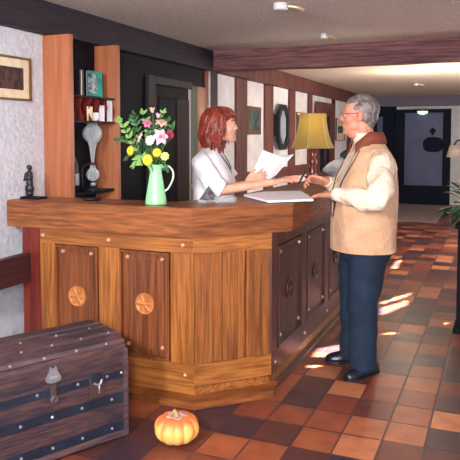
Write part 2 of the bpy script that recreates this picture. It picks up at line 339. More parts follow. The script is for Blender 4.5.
# wall timbers (posts) beyond the beam, y ranges on the left wall
k = 5
for (y0, y1, mm_) in ((7.05, 7.40, 'post'), (8.05, 8.38, 'post'), (9.1, 9.4, 'post'), (10.12, 10.35, 'post'), (11.72, 11.92, 'post_d'), (13.0, 13.3, 'post'), (14.1, 14.4, 'post_d')):
    struct(obj('trim_%d' % k, box(B(), W, W+.04, y0, y1, 0, 2.18, .008), M[mm_])); k += 1
for (y0, y1, z) in ((7.4, 8.05, .9), (8.38, 9.1, .9), (9.4, 10.12, .9)):
    struct(obj('trim_%d' % k, box(B(), W, W+.03, y0, y1, z, z+.16, .008), M['post'])); k += 1
# dark wainscot and doorway between cabinet and beam
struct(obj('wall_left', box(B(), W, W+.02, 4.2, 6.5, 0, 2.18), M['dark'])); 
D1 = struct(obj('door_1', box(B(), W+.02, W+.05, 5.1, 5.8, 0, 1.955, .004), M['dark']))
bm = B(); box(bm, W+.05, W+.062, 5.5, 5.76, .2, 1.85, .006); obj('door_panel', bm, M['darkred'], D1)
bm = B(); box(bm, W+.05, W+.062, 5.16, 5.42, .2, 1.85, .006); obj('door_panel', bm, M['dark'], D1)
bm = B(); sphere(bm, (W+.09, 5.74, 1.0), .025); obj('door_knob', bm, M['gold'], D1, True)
DF = struct(obj('trim_%d' % k, box(B(), W+.02, W+.06, 4.97, 5.1, 0, 2.03, .006), M['post_d'])); k += 1
struct(obj('trim_%d' % k, box(B(), W+.02, W+.06, 5.1, 5.84, 1.96, 2.03, .006), M['post_d'])); k += 1
struct(obj('trim_%d' % k, box(B(), W+.02, W+.055, 5.76, 5.81, 0, 1.955, .004), M['pale'])); k += 1
struct(obj('trim_%d' % k, box(B(), W+.02, W+.04, 5.81, 6.0, 0, 2.0, .004), M['greengrey'])); k += 1
struct(obj('trim_%d' % k, box(B(), W+.02, W+.045, 6.0, 6.17, 0, 2.0, .004), M['cab'])); k += 1
struct(obj('trim_%d' % k, box(B(), W+.02, W+.05, 6.17, 6.25, 0, 2.18, .004), M['red'])); k += 1
struct(obj('trim_%d' % k, box(B(), W+.02, W+.055, 6.24, 6.28, 0, 2.18, .004), M['pale'])); k += 1
struct(obj('trim_%d' % k, box(B(), W+.02, W+.05, 6.28, 6.48, 0, 2.18, .004), M['post_d'])); k += 1
# small glazed door on the timber wall
D2 = struct(obj('door_2', box(B(), W+.012, W+.05, 10.62, 11.6, 0, 2.0), M['post']))
bm = B(); box(bm, W+.05, W+.08, 10.5, 10.64, 0, 2.08); box(bm, W+.05, W+.08, 11.58, 11.72, 0, 2.08); box(bm, W+.05, W+.08, 10.64, 11.58, 1.97, 2.08); obj('door_frame', bm, M['post'], D2)
bm = B(); box(bm, W+.05, W+.056, 10.8, 11.42, .9, 1.85); obj('door_pane', bm, M['glass_d'], D2)
bm = B(); box(bm, W+.05, W+.066, 11.09, 11.13, .9, 1.85); obj('glazing_bar', bm, M['post'], D2)
# far door
D3 = struct(obj('door_3', box(B(), -2.05, -1.03, YE-.06, YE, .38, 2.05), M['navy']))
bm = B(); box(bm, -2.2, -2.0, YE-.12, YE, 0, 2.1); box(bm, -1.19, -1.03, YE-.12, YE, 0, 2.1); box(bm, -2.0, -1.19, YE-.12, YE, 2.02, 2.1); obj('door_frame', bm, M['navy'], D3)
bm = B(); box(bm, -2.0, -1.19, YE-.1, YE-.06, .42, 2.02); obj('door_pane', bm, M['pane'], D3)
bm = B(); box(bm, -2.0, -1.19, YE-.14, YE, 0, .42); obj('door_sill', bm, M['navy'], D3)
struct(obj('trim_%d' % k, box(B(), -2.9, -2.2, YE-.02, YE, 0, 2.17), M['navy'])); k += 1
struct(obj('trim_%d' % k, box(B(), -2.62, -2.5, YE-.04, YE-.02, 0, 1.95), M['pane'])); k += 1
# ------------------------------------------------------------------ reception counter
CT = thing('reception_counter', 'L-shaped oak reception counter with carved rosettes and thick overhanging top', 'counter', (-1.9, 3.4, 0))
YF = 3.20; XS = -1.215; CA = (-1.555, YF); CB = (XS, 3.54); YEND = 6.6
top = [(-2.83, 3.17), (-1.554, 3.17), (-1.121, 3.632), (-1.121, YEND+.03), (-1.62, YEND+.03), (-1.62, 3.9), (-1.80, 3.47), (-2.83, 3.47)]
obj('countertop', prism(B(), top, .938, 1.10, .006), M['oak_top'], CT)
core = [(-2.6, YF+.03), (-1.565, YF+.03), (XS-.03, 3.555), (XS-.03, YEND), (-1.50, YEND), (-1.50, 3.75), (-1.68, 3.45), (-2.6, 3.45)]
obj('carcass', prism(B(), core, .05, .938), M['side'], CT)
pl = [(-2.62, YF+.018), (-1.563, YF+.018), (XS-.018, 3.553), (XS-.018, YEND), (-1.55, YEND), (-1.55, 3.80), (-1.7, 3.45), (-2.62, 3.45)]
pf = B(); box(pf, -2.62, -1.57, YF+.02, YF+.05, 0, .1)
obj('plinth', prism(B(), [(a-.0, b_-.0) for a, b_ in pl], 0, .10), M['oak_x'], CT)
# front face frame
YFB = YF+.03
fr = lambda n_, x0, x1, z0, z1, m_, y=YF: obj(n_, box(B(), x0, x1, y, YFB, z0, z1, .002), M[m_], CT)
XL = -2.60
PX = [(-2.49, -2.175), (-2.035, -1.70)]; PZ0, PZ1 = .22, .845
fr('top_rail', XL, -1.555, PZ1, .938, 'oak_x'); fr('bottom_rail', XL, -1.555, .095, PZ0, 'oak_x')
fr('stile', XL, PX[0][0], PZ0, PZ1, 'oak_z'); fr('stile', PX[0][1], PX[1][0], PZ0, PZ1, 'oak_z'); fr('stile', PX[1][1], -1.555, PZ0, PZ1, 'oak_z')
obj('base_moulding', prism(B(), [(XL, YF-.085), (-1.515, YF-.085), (-1.168, 3.447), (XS+.022, 3.55), (XS+.02, 3.62), (-1.6, YF+.05), (XL, YF+.05)], 0, .042, .006), M['oak_top'], CT)
obj('side_moulding', box(B(), XS-.04, XS+.02, 3.62, YEND, 0, .026, .004), M['side'], CT)
def rosette(bm, c, u, nrm, r=.064):
    """carved six petal flower disc; u in-plane horizontal, nrm outwards"""
    c, u, nrm = Vector(c), Vector(u), Vector(nrm); v_ = Vector((0, 0, 1))
    nn, rs_ = 48, []
    for rr, hgt in ((1.0, 0), (.98, .008), (.9, .011), (.84, .007)):
        rs_.append([c+(u*math.cos(2*PI*i/nn)+v_*math.sin(2*PI*i/nn))*r*rr+nrm*hgt for i in range(nn)])
    for rr in (.7, .5, .3, .15):
        rs_.append([c+(u*math.cos(2*PI*i/nn)+v_*math.sin(2*PI*i/nn))*r*rr+nrm*(.004+.008*max(0, math.cos(6*2*PI*i/nn))) for i in range(nn)])
    rs_.append([c+(u*math.cos(2*PI*i/nn)+v_*math.sin(2*PI*i/nn))*r*.05+nrm*.014 for i in range(nn)])
    rings(bm, rs_)
    return bm
def stud(c, nrm, par, r=.0125, m_='gold'):
    bm = B(); sphere(bm, c, r, 2); o = obj('stud', bm, M[m_], par, True); return o
def framed(px, par_label, wz0, wz1, u, o3, nrm, m_panel, m_mould, ros, shade=1):
    """panel between in-plane coords a0..a1; o3(a, d, z) gives a point, d outwards"""
    a0, a1 = px
    def bx(bm, aa, ab, da, db, za, zb):
        p = [o3(aa, da, za), o3(ab, da, za), o3(ab, db, za), o3(aa, db, za)]
        prism(bm, [(q[0], q[1]) for q in p], za, zb)
    bm = B(); bx(bm, a0, a1, -.024, -.018, wz0, wz1); bx(bm, a0+.045, a1-.045, -.018, -.010, wz0+.05, wz1-.05)
    P = obj('panel', bm, M[m_panel], CT)
    bm = B(); e = .018
    g = .005; bx(bm, a0+g, a0+e, -.02, .007, wz0+g, wz1-g); bx(bm, a1-e, a1-g, -.02, .007, wz0+g, wz1-g); bx(bm, a0+e, a1-e, -.02, .006, wz0+g, wz0+e); bx(bm, a0+e, a1-e, -.02, .006, wz1-e, wz1-g)
    obj('panel_moulding', bm, M[m_mould], P)
    ac = (a0+a1)/2
    obj('rosette', rosette(B(), o3(ac, -.008, .535), u, nrm), M[ros], P, True)
    for a in (a0+.055, a1-.055):
        for z in (wz0+.07, wz1-.045): stud(o3(a, -.006, z), nrm, P)
    return P
M['ros'] = wood('light carved oak', (192, 122, 66), (160, 94, 50), 'Z')
for px in PX: framed(px, '', PZ0, PZ1, (1, 0, 0), lambda a, d, z: (a, YF-d, z), (0, -1, 0), 'panel', 'panel', 'ros')
for x in (-2.575, -2.105, -1.62): stud((x, YF, .89), (0, -1, 0), CT)
for x in (-2.105, -1.61): stud((x, YF, .155), (0, -1, 0), CT)
# chamfer
ux = Vector((CB[0]-CA[0], CB[1]-CA[1], 0)); L = ux.length; ux.normalize(); nx = Vector((ux.y, -ux.x, 0))
def ch(n_, a0, a1, d0, d1, z0, z1, m_):
    c = Vector((*CA, 0))+ux*(a0+a1)/2+nx*(d0+d1)/2+Vector((0, 0, (z0+z1)/2))
    return obj(n_, obox(B(), c, ux, nx, (0, 0, 1), (a1-a0)/2, (d1-d0)/2, (z1-z0)/2, .002), M[m_], CT)
m_ch = wood('oak chamfer rail', OAKL, OAKD, 'XY', sc=8); M['ch'] = m_ch
ch('chamfer_rail', 0, L, -.03, 0, PZ1, .938, 'ch'); ch('chamfer_rail', 0, L, -.03, 0, .098, PZ0, 'ch')
for i, (a, c) in enumerate(((0, .167), (.169, .325), (.327, 1))): 
    M['bd%d' % i] = wood('oak board %d' % i, (152, 92, 44), (94, 52, 26), 'Z', sc=9, dist=1.2, offs=(i*3.7, i, 0))
    ch('board', [0, .36, .66][i]*L+.0022, [.36, .66, 1][i]*L-.0022, -.03, -.008, PZ0, PZ1, 'bd%d' % i)
# side face (faces +x)
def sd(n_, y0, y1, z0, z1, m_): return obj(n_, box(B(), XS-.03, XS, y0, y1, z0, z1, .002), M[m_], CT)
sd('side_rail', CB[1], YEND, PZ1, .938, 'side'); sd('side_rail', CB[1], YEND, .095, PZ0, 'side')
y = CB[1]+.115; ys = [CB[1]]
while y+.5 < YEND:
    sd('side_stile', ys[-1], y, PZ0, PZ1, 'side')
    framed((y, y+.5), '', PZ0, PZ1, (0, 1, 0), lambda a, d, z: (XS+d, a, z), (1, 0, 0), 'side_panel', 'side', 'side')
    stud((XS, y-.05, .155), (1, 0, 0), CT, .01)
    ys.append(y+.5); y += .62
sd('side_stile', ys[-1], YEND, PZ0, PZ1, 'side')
# red end post and rail
obj('end_post', box(B(), -2.735, -2.602, YF-.0, YF+.1, 0, .938, .004), M['red'], CT)
rl = thing('wall_handrail', 'dark plum wooden plank rail running along the white wall to the counter post', 'rail', (-2.72, 2.4, .6))
obj('rail_plank', box(B(), -2.72, -2.67, .6, YF, .60, .775, .005), M['redrail'], rl)
obj('bracket', box(B(), W, -2.72, 3.02, 3.1, .62, .72, .004), M['redrail'], rl); obj('bracket', box(B(), W, -2.72, 1.3, 1.38, .62, .72, .004), M['redrail'], rl)

# ------------------------------------------------------------------ wall cabinet / niche
Y1, Y2, XF = 3.63, 4.21, -2.68
cu = thing('tall_shelf_unit', 'tall orange wooden shelf unit with open dark niche on the white wall', 'shelf unit', (-2.76, 3.85, 0))
obj('side_panel', box(B(), W, XF-.03, Y1, Y1+.04, 0, 2.178, .003), M['cab'], cu)
obj('side_panel', box(B(), W+.02, XF-.03, Y2+.0, Y2+.04, 0, 2.178, .003), M['cab'], cu)
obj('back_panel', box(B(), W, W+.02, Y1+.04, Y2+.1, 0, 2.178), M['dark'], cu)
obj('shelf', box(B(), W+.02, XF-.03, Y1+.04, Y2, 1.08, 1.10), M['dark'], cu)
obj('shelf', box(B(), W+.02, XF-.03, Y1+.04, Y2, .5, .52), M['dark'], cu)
obj('edge_strip', box(B(), XF-.03, XF, Y1, Y1+.045, 0, 2.178, .003), M['cab'], cu); obj('edge_strip', box(B(), XF-.03, XF, Y2-.003, Y2+.045, 0, 2.178, .003), M['cab'], cu)
# letter rack
lr = thing('letter_rack', 'dark wooden letter rack with wavy dividers holding white cards', 'rack', (-2.75, 3.85, 1.59))
x0, x1, ya, yb = W+.025, -2.665, Y1+.046, Y2-.006
def curved(z): return prism(B(), [(x0, ya), (x1-.03, ya), (x1, (ya+yb)/2), (x1-.03, yb), (x0, yb)], z, z+.014)
obj('rack_board', curved(1.765), M['darkred'], lr); obj('rack_board', curved(1.59), M['darkred'], lr)
for i in range(6):
    yy = ya+.02+i*(yb-ya-.04)/5; bm = B(); n = 10; r1 = []
    for j in range(n+1):
        z = 1.604+.161*j/n; x = x1-.035+.014*math.sin(j/n*2*PI+i)
        r1.append([(x0+.02, yy-.004, z), (x, yy-.004, z), (x, yy+.004, z), (x0+.02, yy+.004, z)])
    rings(bm, r1); obj('divider', bm, M['red'], lr)
cards = [(3.90, .10, 'cream printed card in the letter rack left of the white ones', 'mount'), (3.975, .06, 'narrow white envelope between the dividers of the letter rack', 'paper'), (4.05, .115, 'wide white envelope in the middle of the letter rack', 'paper'), (4.155, .155, 'tallest white envelope at the right end of the letter rack', 'white')]
for yy, hh_, lb, m_ in cards:
    bm = B(); obox(bm, (x1-.045+.0, yy, 1.606+hh_/2), (.25, .97, 0), (-.97, .25, 0), (0, 0, 1), .026, .0015, hh_/2)
    o = obj('envelope', bm, M[m_]); origin(o, (x1-.045, yy, 1.606)); tag(o, lb, 'envelope', 'cards in the letter rack')
# book on the rack
bk = thing('propped_book', 'teal picture book propped upright on top of the letter rack', 'book', (-2.76, 4.04, 1.779))
t_ = Vector((.42, .88, -.06)).normalized(); nn_ = Vector((.9, -.43, .12)).normalized(); up_ = nn_.cross(t_); up_ = up_ if up_.z > 0 else -up_
c0 = Vector((-2.76, 4.04, 1.779+.098))
obj('pages', obox(B(), c0-nn_*.012, t_, nn_, up_, .058, .009, .091), M['paper'], bk)
obj('cover', obox(B(), c0, t_, nn_, up_, .062, .002, .095), M['bookg'], bk)
obj('cover_picture', obox(B(), c0+nn_*.0022-t_*.02, t_, nn_, up_, .036, .0008, .07), M['bookp'], bk)
obj('back_cover', obox(B(), c0-nn_*.023, t_, nn_, up_, .062, .002, .095), M['black'], bk)
sb = thing('standing_book', 'black bound book standing behind the teal book on the rack', 'book', (-2.78, 3.85, 1.779))
obj('cover', box(B(), -2.87, -2.72, 3.80, 3.815, 1.779, 1.96, .002), M['black'], sb); obj('cover', box(B(), -2.87, -2.72, 3.835, 3.85, 1.779, 1.96, .002), M['black'], sb); obj('pages', box(B(), -2.867, -2.725, 3.815, 3.835, 1.782, 1.957), M['mount'], sb)
# glass siphon
gx, gy = -2.765, 4.01
sg = thing('glass_siphon', 'clear glass coffee siphon with round globes on a dark stand in the niche', 'siphon', (gx, gy, 1.10))
def shell(prof, th=.003):
    return prof+[(max(r-th, .002), z) for r, z in prof[::-1]]
gp = [(.006, .08), (.012, .085)]
gl = [(.012, .20), (.016, .25), (.024, .31), (.034, .345)]+[(.073*math.sin(a), .415-.073*math.cos(a)) for a in [R(v_) for v_ in (32, 50, 70, 90, 110, 130, 148)]]+[(.042, .487), (.044, .50)]
bm = B(); lathe(bm, (gx, gy, 1.10), shell(gl), 28); obj('upper_globe', bm, M['glass'], sg, True)
gl = [(.05*math.sin(a), .115-.05*math.cos(a)) for a in [R(v_) for v_ in (5, 25, 50, 70, 90, 110, 130, 150)]]+[(.02, .175), (.02, .2)]
bm = B(); lathe(bm, (gx, gy, 1.10), shell(gl), 28); obj('lower_globe', bm, M['glass'], sg, True)
bm = B(); lathe(bm, (gx, gy, 1.10), [(.075, 0), (.075, .012), (.03, .02), (.02, .03)], 24); obj('base', bm, M['black'], sg, True)
bm = B(); lathe(bm, (gx, gy, 1.10), [(.022, .03), (.022, .055), (.008, .06)], 16); obj('burner', bm, M['pewter'], sg, True)
bm = B(); tube(bm, [(gx-.05, gy-.05, 1.112), (gx-.055, gy-.055, 1.25), (gx-.03, gy-.03, 1.29), (gx-.016, gy-.016, 1.292)], .006, 8, 5); obj('stand_arm', bm, M['black'], sg, True)
bm = B(); lathe(bm, (gx, gy, 1.10), [(.019, .185), (.024, .187), (.024, .2), (.016, .205)], 16); obj('collar', bm, M['red'], sg, True)
# dark coffee grinder-like ornament behind siphon
do = thing('dark_glass_bottle', 'dark glass bottle standing behind the siphon in the niche', 'bottle', (-2.80, 3.80, 1.10))
bm = B(); lathe(bm, (-2.80, 3.80, 1.10), [(.035, 0), (.048, .01), (.05, .12), (.045, .2), (.02, .26), (.018, .34), (.021, .345), (.021, .36)], 20); obj('bottle_body', bm, M['bronze'], do, True)
bm = B(); lathe(bm, (-2.80, 3.80, 1.10), [(.051, .05), (.0515, .052), (.0515, .13), (.051, .132)], 20); obj('bottle_label', bm, M['greycl'], do, True)
tr_ = thing('black_tray', 'round black tray lying on the counter edge under the niche', 'tray', (-2.33, 3.36, 1.10))
bm = B(); lathe(bm, (-2.33, 3.36, 1.10), [(.05, 0), (.065, .012), (.067, .013), (.06, .008), (.002, .006)], 28); obj('tray_dish', bm, M['black'], tr_, True)

# ------------------------------------------------------------------ pictures, mirror on the left wall
def picture(name, label, y0, y1, z0, z1, fm, am, border=.035, mount=None, grp=None):
    t = thing(name, label, 'picture', (W, (y0+y1)/2, (z0+z1)/2), grp)
    xo = W+.012 if y0 > XB else W
    bm = B(); fw = .014
    for a in ((y0, y1, z1-fw, z1), (y0, y1, z0, z0+fw), (y0, y0+fw, z0+fw, z1-fw), (y1-fw, y1, z0+fw, z1-fw)): box(bm, xo, xo+.022, *a, .002)
    obj('frame', bm, M[fm], t)
    if mount: obj('mount', box(B(), xo, xo+.01, y0+fw, y1-fw, z0+fw, z1-fw), M[mount], t)
    obj('artwork', box(B(), xo+.004, xo+.012, y0+fw+border, y1-fw-border, z0+fw+border, z1-fw-border), M[am], t)
    return t
picture('framed_picture', 'small sepia picture in cream mount and thin dark gilt frame on the white stucco wall', 3.12, 3.49, 1.725, 2.005, 'gframe', 'art', .055, 'mount')
picture('framed_picture', 'green landscape picture in tan frame between the first and second wall timbers', 7.46, 7.9, 1.52, 1.87, 'gframe', 'art2', .03, 'gframe')
picture('framed_picture', 'small grey picture behind the face of the red haired woman', 6.72, 7.06, 1.44, 1.64, 'greycl', 'art2', .03, 'mount')
picture('framed_picture', 'black framed picture with white mount left of the face of the grey haired man', 12.05, 12.75, 1.42, 1.84, 'black', 'art2', .13, 'mount')
picture('framed_picture', 'small dark picture partly hidden behind the mustard lamp shade', 9.5, 10.08, 1.3, 1.87, 'gframe', 'art', .03, 'mount')
mi = thing('octagonal_mirror', 'tall octagonal mirror in a black frame on the timber wall', 'mirror', (W+.03, 8.66, 1.6))
def octa(y0, y1, z0, z1, c): return [(y0+c, z0), (y1-c, z0), (y1, z0+c*1.2), (y1, z1-c*1.2), (y1-c, z1), (y0+c, z1), (y0, z1-c*1.2), (y0, z0+c*1.2)]
holes('mirror_frame', octa(8.42, 8.90, 1.31, 1.94, .13), [octa(8.50, 8.82, 1.40, 1.86, .09)], W+.06, W+.1, M['black'], mi)
P_ = octa(8.50, 8.82, 1.40, 1.86, .09); bm = B(); rings(bm, [[(W+.065, a, c) for a, c in P_], [(W+.075, a, c) for a, c in P_]]); obj('mirror_glass', bm, M['mirror'], mi)
bm = B(); box(bm, W+.012, W+.062, 8.46, 8.86, 1.5, 1.8); obj('mirror_backing', bm, M['black'], mi)
# sign, ornament and lamp on far door
o = obj('oval_sign', B(), None) if False else None
bm = B(); n = 40; ring = lambda s, y: [(-1.39+.215*s*(abs(math.cos(a))**.75*(1 if math.cos(a) > 0 else -1)), y, 1.325+.165*s*(abs(math.sin(a))**.8*(1 if math.sin(a) > 0 else -1))) for a in [2*PI*i/n for i in range(n)]]
rings(bm, [ring(1, YE-.1), ring(1, YE-.13), ring(.93, YE-.14), ring(.88, YE-.135)]); o = obj('oval_sign', bm, M['navy']); origin(o, (-1.39, YE-.1, 1.325)); tag(o, 'dark oval plaque on the blue grey far door', 'sign')
bm = B(); pts = [(0, .085), (.03, .05), (.075, .0), (.03, -.04), (.02, -.085), (-.02, -.085), (-.03, -.04), (-.075, 0), (-.03, .05)]
rings(bm, [[(-1.405+a, y, 1.62+c) for a, c in pts] for y in (YE-.1, YE-.125)]); o = obj('door_ornament', bm, M['navy']); origin(o, (-1.405, YE-.1, 1.62)); tag(o, 'small dark diamond shaped ornament above the oval plaque', 'ornament')
el = thing('oval_wall_lamp', 'glowing pale green oval lamp above the far door', 'lamp', (-1.62, YE-.12, 2.06))
bm = B(); sphere(bm, (-1.62, YE-.16, 2.04), (.11, .05, .055), 3); obj('lamp_glass', bm, M['glow'], el, True)
bm = B(); lathe(bm, (-1.62, YE-.16, 2.05), [(.12, 0), (.13, .02), (.1, .06)], 24); obj('lamp_cap', bm, M['pewter'], el, True)
bm = B(); box(bm, -1.66, -1.58, YE-.16, YE-.12, 2.05, 2.12); obj('lamp_mount', bm, M['pewter'], el)
o = obj('hall_rug', box(B(), -2.75, -1.0, 11.75, 14.75, 0, .012, .004), M['rug']); origin(o, (-1.9, 13.2, 0)); tag(o, 'pale grey rug on the tiles in front of the far door', 'rug')
# ceiling spots
for (x, y, lb, r) in ((-1.40, 4.24, 'white round ceiling spot with brass arm near the photo top edge', .05), (-1.45, 5.6, 'small white ceiling spot just before the cross beam', .03), (-1.35, 11.3, 'tiny ceiling spot in the far corridor beyond the beam', .045)):
    t = thing('ceiling_spot', lb, 'ceiling lamp', (x, y, H), 'ceiling spots')
    bm = B(); lathe(bm, (x, y, H-.045), [(r*.85, 0), (r, .005), (r, .045)], 24); obj('housing', bm, M['white'], t, True)
    bm = B(); tube(bm, [(x+r*.8, y+.0, H-.02), (x+r*2.2, y+.02, H-.03), (x+r*3, y+.05, H-.05)], r*.28, 8, 4); obj('arm', bm, M['gold'], t, True)
plight('corridor_fill_light', (-1.2, 9.2, 1.95), 22)
area('corridor_ceiling_fill', (0.7, 8.3, 1.2), (0.3, 8.6, 2.39), 1.6, 75, (1, 0.93, 0.84))  # added unseen fill that brightens the corridor ceiling, no lamp stands here
plight('corridor_fill_light', (0.6, 8.6, 1.7), 30, (1, .9, .78))  # added fill on the right, no ceiling spot hangs here

# ------------------------------------------------------------------ table lamp on the counter
lx, ly = -1.42, 6.0
lx = -1.50
tl = thing('table_lamp', 'table lamp with mustard panelled shade and turned red wooden base on the counter', 'lamp', (lx, ly, 1.1))
sx = -1.655
bm = B(); lathe(bm, (sx, ly, 1.1), [(.075, 0), (.08, .015), (.05, .03), (.03, .05), (.045, .075), (.03, .1), (.026, .12), (.048, .155), (.026, .19), (.022, .2), (.04, .225), (.02, .25), (.014, .33)], 24)
tl.location.x = sx
obj('lamp_base', bm, M['lampbase'], tl, True)
bm = B(); n = 6; rs = []
for tt in [i/10 for i in range(11)]:
    z = 1.385+.325*tt; r = .128+.078*(1-tt)**2.1; ring_ = []
    for i in range(n):
        for s_ in range(4):
            a = (i+s_/4)*2*PI/n+.55; q = 1-.07*math.sin(PI*s_/4)
            ring_.append((sx+r*q*math.cos(a), ly+r*q*math.sin(a), z))
    rs.append(ring_)
rings(bm, rs, False); bm.normal_update(); so_ = obj('lamp_shade', bm, M['shade'], tl, False)
md = so_.modifiers.new('s', 'SOLIDIFY'); md.thickness = .003
for i in range(6):
    a = i*2*PI/6+.55; bm = B(); tube(bm, [(sx+(.128+.078*(1-t)**2.1)*math.cos(a), ly+(.128+.078*(1-t)**2.1)*math.sin(a), 1.385+.325*t) for t in [j/10 for j in range(11)]], .0035, 6); obj('shade_rib', bm, M['mount'], tl, True)
bm = B(); sphere(bm, (sx, ly, 1.52), .03); obj('bulb', bm, M['white'], tl, True)
bm = B(); tube(bm, [(sx, ly, 1.42), (sx, ly, 1.56)], .008); tube(bm, [(sx-.12, ly, 1.69), (sx+.12, ly, 1.69)], .003); tube(bm, [(sx, ly, 1.55), (sx, ly, 1.69)], .004); obj('lamp_stem', bm, M['gold'], tl, True)
plight('table_lamp_light', (sx, ly, 1.60), 3.2, (1, .9, .66), .03)
# grey telephone like set beyond the man
ph = thing('grey_sack', 'pale grey bundle with dark teal top lying on the counter behind the man', 'bundle', (-1.45, 6.25, 1.1))
bm = B(); sphere(bm, (-1.45, 6.22, 1.19), (.10, .13, .09), 3); 
for v_ in bm.verts: v_.co += Vector((1, 1, .6))*noise.noise(v_.co*12)*.06; v_.co.z = max(v_.co.z, 1.1)
obj('bundle_body', bm, M['greycl'], ph, True)
bm = B(); sphere(bm, (-1.38, 6.33, 1.30), (.08, .09, .075), 3)
for v_ in bm.verts: v_.co += Vector((1, 1, .6))*noise.noise(v_.co*12)*.07
obj('bundle_top', bm, M['teal'], ph, True)

# ------------------------------------------------------------------ papers, ashtray
op = thing('open_register', 'large open white register lying flat on the counter corner', 'book', (-1.3, 4.0, 1.1))
q = [(-1.545, 3.93), (-1.262, 3.60), (-1.04, 3.80), (-1.29, 4.38), (-1.50, 4.2)]
obj('pages', prism(B(), q, 1.104, 1.116, .002), M['paper'], op)
cx_, cy_ = sum(a for a, _ in q)/5, sum(a for _, a in q)/5
obj('cover', prism(B(), [(cx_+(a-cx_)*1.03, cy_+(c-cy_)*1.03) for a, c in q], 1.10, 1.104), M['black'], op)
pr = B()
for i in range(7):
    c = Vector((-1.33, 3.93, 1.1163))+Vector((.04, -.03, 0))*0+Vector((.035*i-.08, .055*i-.13, 0)); obox(pr, c, (-.65, .75, 0), (.75, .65, 0), (0, 0, 1), .085, .004, .0003)
obj('printed_lines', pr, M['paperp'], op)
at = thing('glass_ashtray', 'clear glass ashtray on the counter corner beside the blouse of the woman', 'ashtray', (-1.50, 3.50, 1.1))
bm = B(); lathe(bm, (-1.50, 3.52, 1.1), [(.05, 0), (.062, .006), (.068, .035), (.06, .036), (.052, .012), (.002, .01)], 24); obj('ashtray_dish', bm, M['glass'], at, True)
px_ = thing('pyramid_paperweight', 'dark crystal pyramid standing on the counter beside the ashtray', 'paperweight', (-1.60, 3.52, 1.1))
M['crystal'] = mat('smoky crystal', (70, 64, 72), .12, .5, c2=(150, 146, 156), sc=30, coat=.8)
a_ = [(-1.662, 3.50), (-1.60, 3.465), (-1.55, 3.53), (-1.62, 3.58)]
bm = B(); base = [bm.verts.new((x, y, 1.118)) for x, y in a_]; ap = bm.verts.new((-1.608, 3.52, 1.20)); bm.faces.new(base[::-1])
for i in range(4): bm.faces.new([base[i], base[(i+1) % 4], ap])
obj('pyramid', bm, M['crystal'], px_)
obj('paperweight_plate', prism(B(), [( -1.608+(x+1.608)*1.15, 3.52+(y-3.52)*1.15) for x, y in a_], 1.10, 1.118, .003), M['glass'], px_)

# ------------------------------------------------------------------ jug with bouquet
vx, vy = -1.855, 3.32
jg = thing('mint_green_jug', 'tall mint green enamel jug holding the bouquet on the counter', 'jug', (vx, vy, 1.1))
bm = B(); seg = 32; rs = []
for r, z, sp_ in ((.060, 0, 0), (.064, .004, 0), (.062, .02, 0), (.050, .09, 0), (.040, .15, 0), (.0335, .185, 0), (.034, .20, .1), (.038, .215, .35), (.044, .232, 1)):
    rs.append([(vx+r*math.cos(a)-(.030*sp_*max(0, math.cos(a-R(200)))**4*math.cos(R(20))), vy+r*math.sin(a)-(.010*sp_*max(0, math.cos(a-R(200)))**4), 1.1+z+(.018*sp_*max(0, math.cos(a-R(200)))**3)) for a in [2*PI*i/seg for i in range(seg)]])
rings(bm, rs+[[Vector((vx, vy, p[2]))+(Vector(p)-Vector((vx, vy, p[2])))*.92 for p in r_] for r_ in (rs[-1], rs[-3], rs[-5])]); obj('jug_body', bm, M['green'], jg, True)
hd = Vector((.93, .37, 0))
def hp(r, z): return Vector((vx, vy, 1.1+z))+hd*r
bm = B(); tube(bm, [hp(.036, .215), hp(.07, .222), hp(.098, .195), hp(.100, .15), hp(.075, .095), hp(.050, .075)], .0055, 8, 6); obj('jug_handle', bm, mat('pale mint enamel', (206, 232, 208), .3), jg, True)
rows = []
def ray(px, py, dist_y):
    """point on the plane y = dist_y seen at photo pixel"""
    fw = Vector((-math.sin(YAW)*math.cos(PITCH), math.cos(YAW)*math.cos(PITCH), -math.sin(PITCH))); rt = Vector((math.cos(YAW), math.sin(YAW), 0)); up = rt.cross(fw)
    d = rt*(px-230)/F+up*(Y0-py)/F+fw; return Vector((0, 0, CH))+d*(dist_y/d.y)
def frame_to(d):
    d = Vector(d).normalized(); a = d.orthogonal().normalized(); return a, d.cross(a), d
MOUTH = Vector((vx, vy, 1.30))
def petal(bm, c, dirv, nrm, L_, wd, curl=.2, seg=6):
    dirv = Vector(dirv).normalized(); nrm = Vector(nrm).normalized(); s = dirv.cross(nrm).normalized(); rows_ = []
    for i in range(seg+1):
        t = i/seg; wv = wd*math.sin(PI*min(.97, .12+t*.86))**.8
        p = Vector(c)+dirv*L_*t+nrm*(curl*L_*(t-t*t*1.6))
        rows_.append([bm.verts.new(p-s*wv), bm.verts.new(p+nrm*(-wv*.25)), bm.verts.new(p+s*wv)])
    for a, b_ in zip(rows_, rows_[1:]):
        for j in range(2): bm.faces.new([a[j], a[j+1], b_[j+1], b_[j]])
def solid(o, th=.0012):
    md = o.modifiers.new('s', 'SOLIDIFY'); md.thickness = th; return o
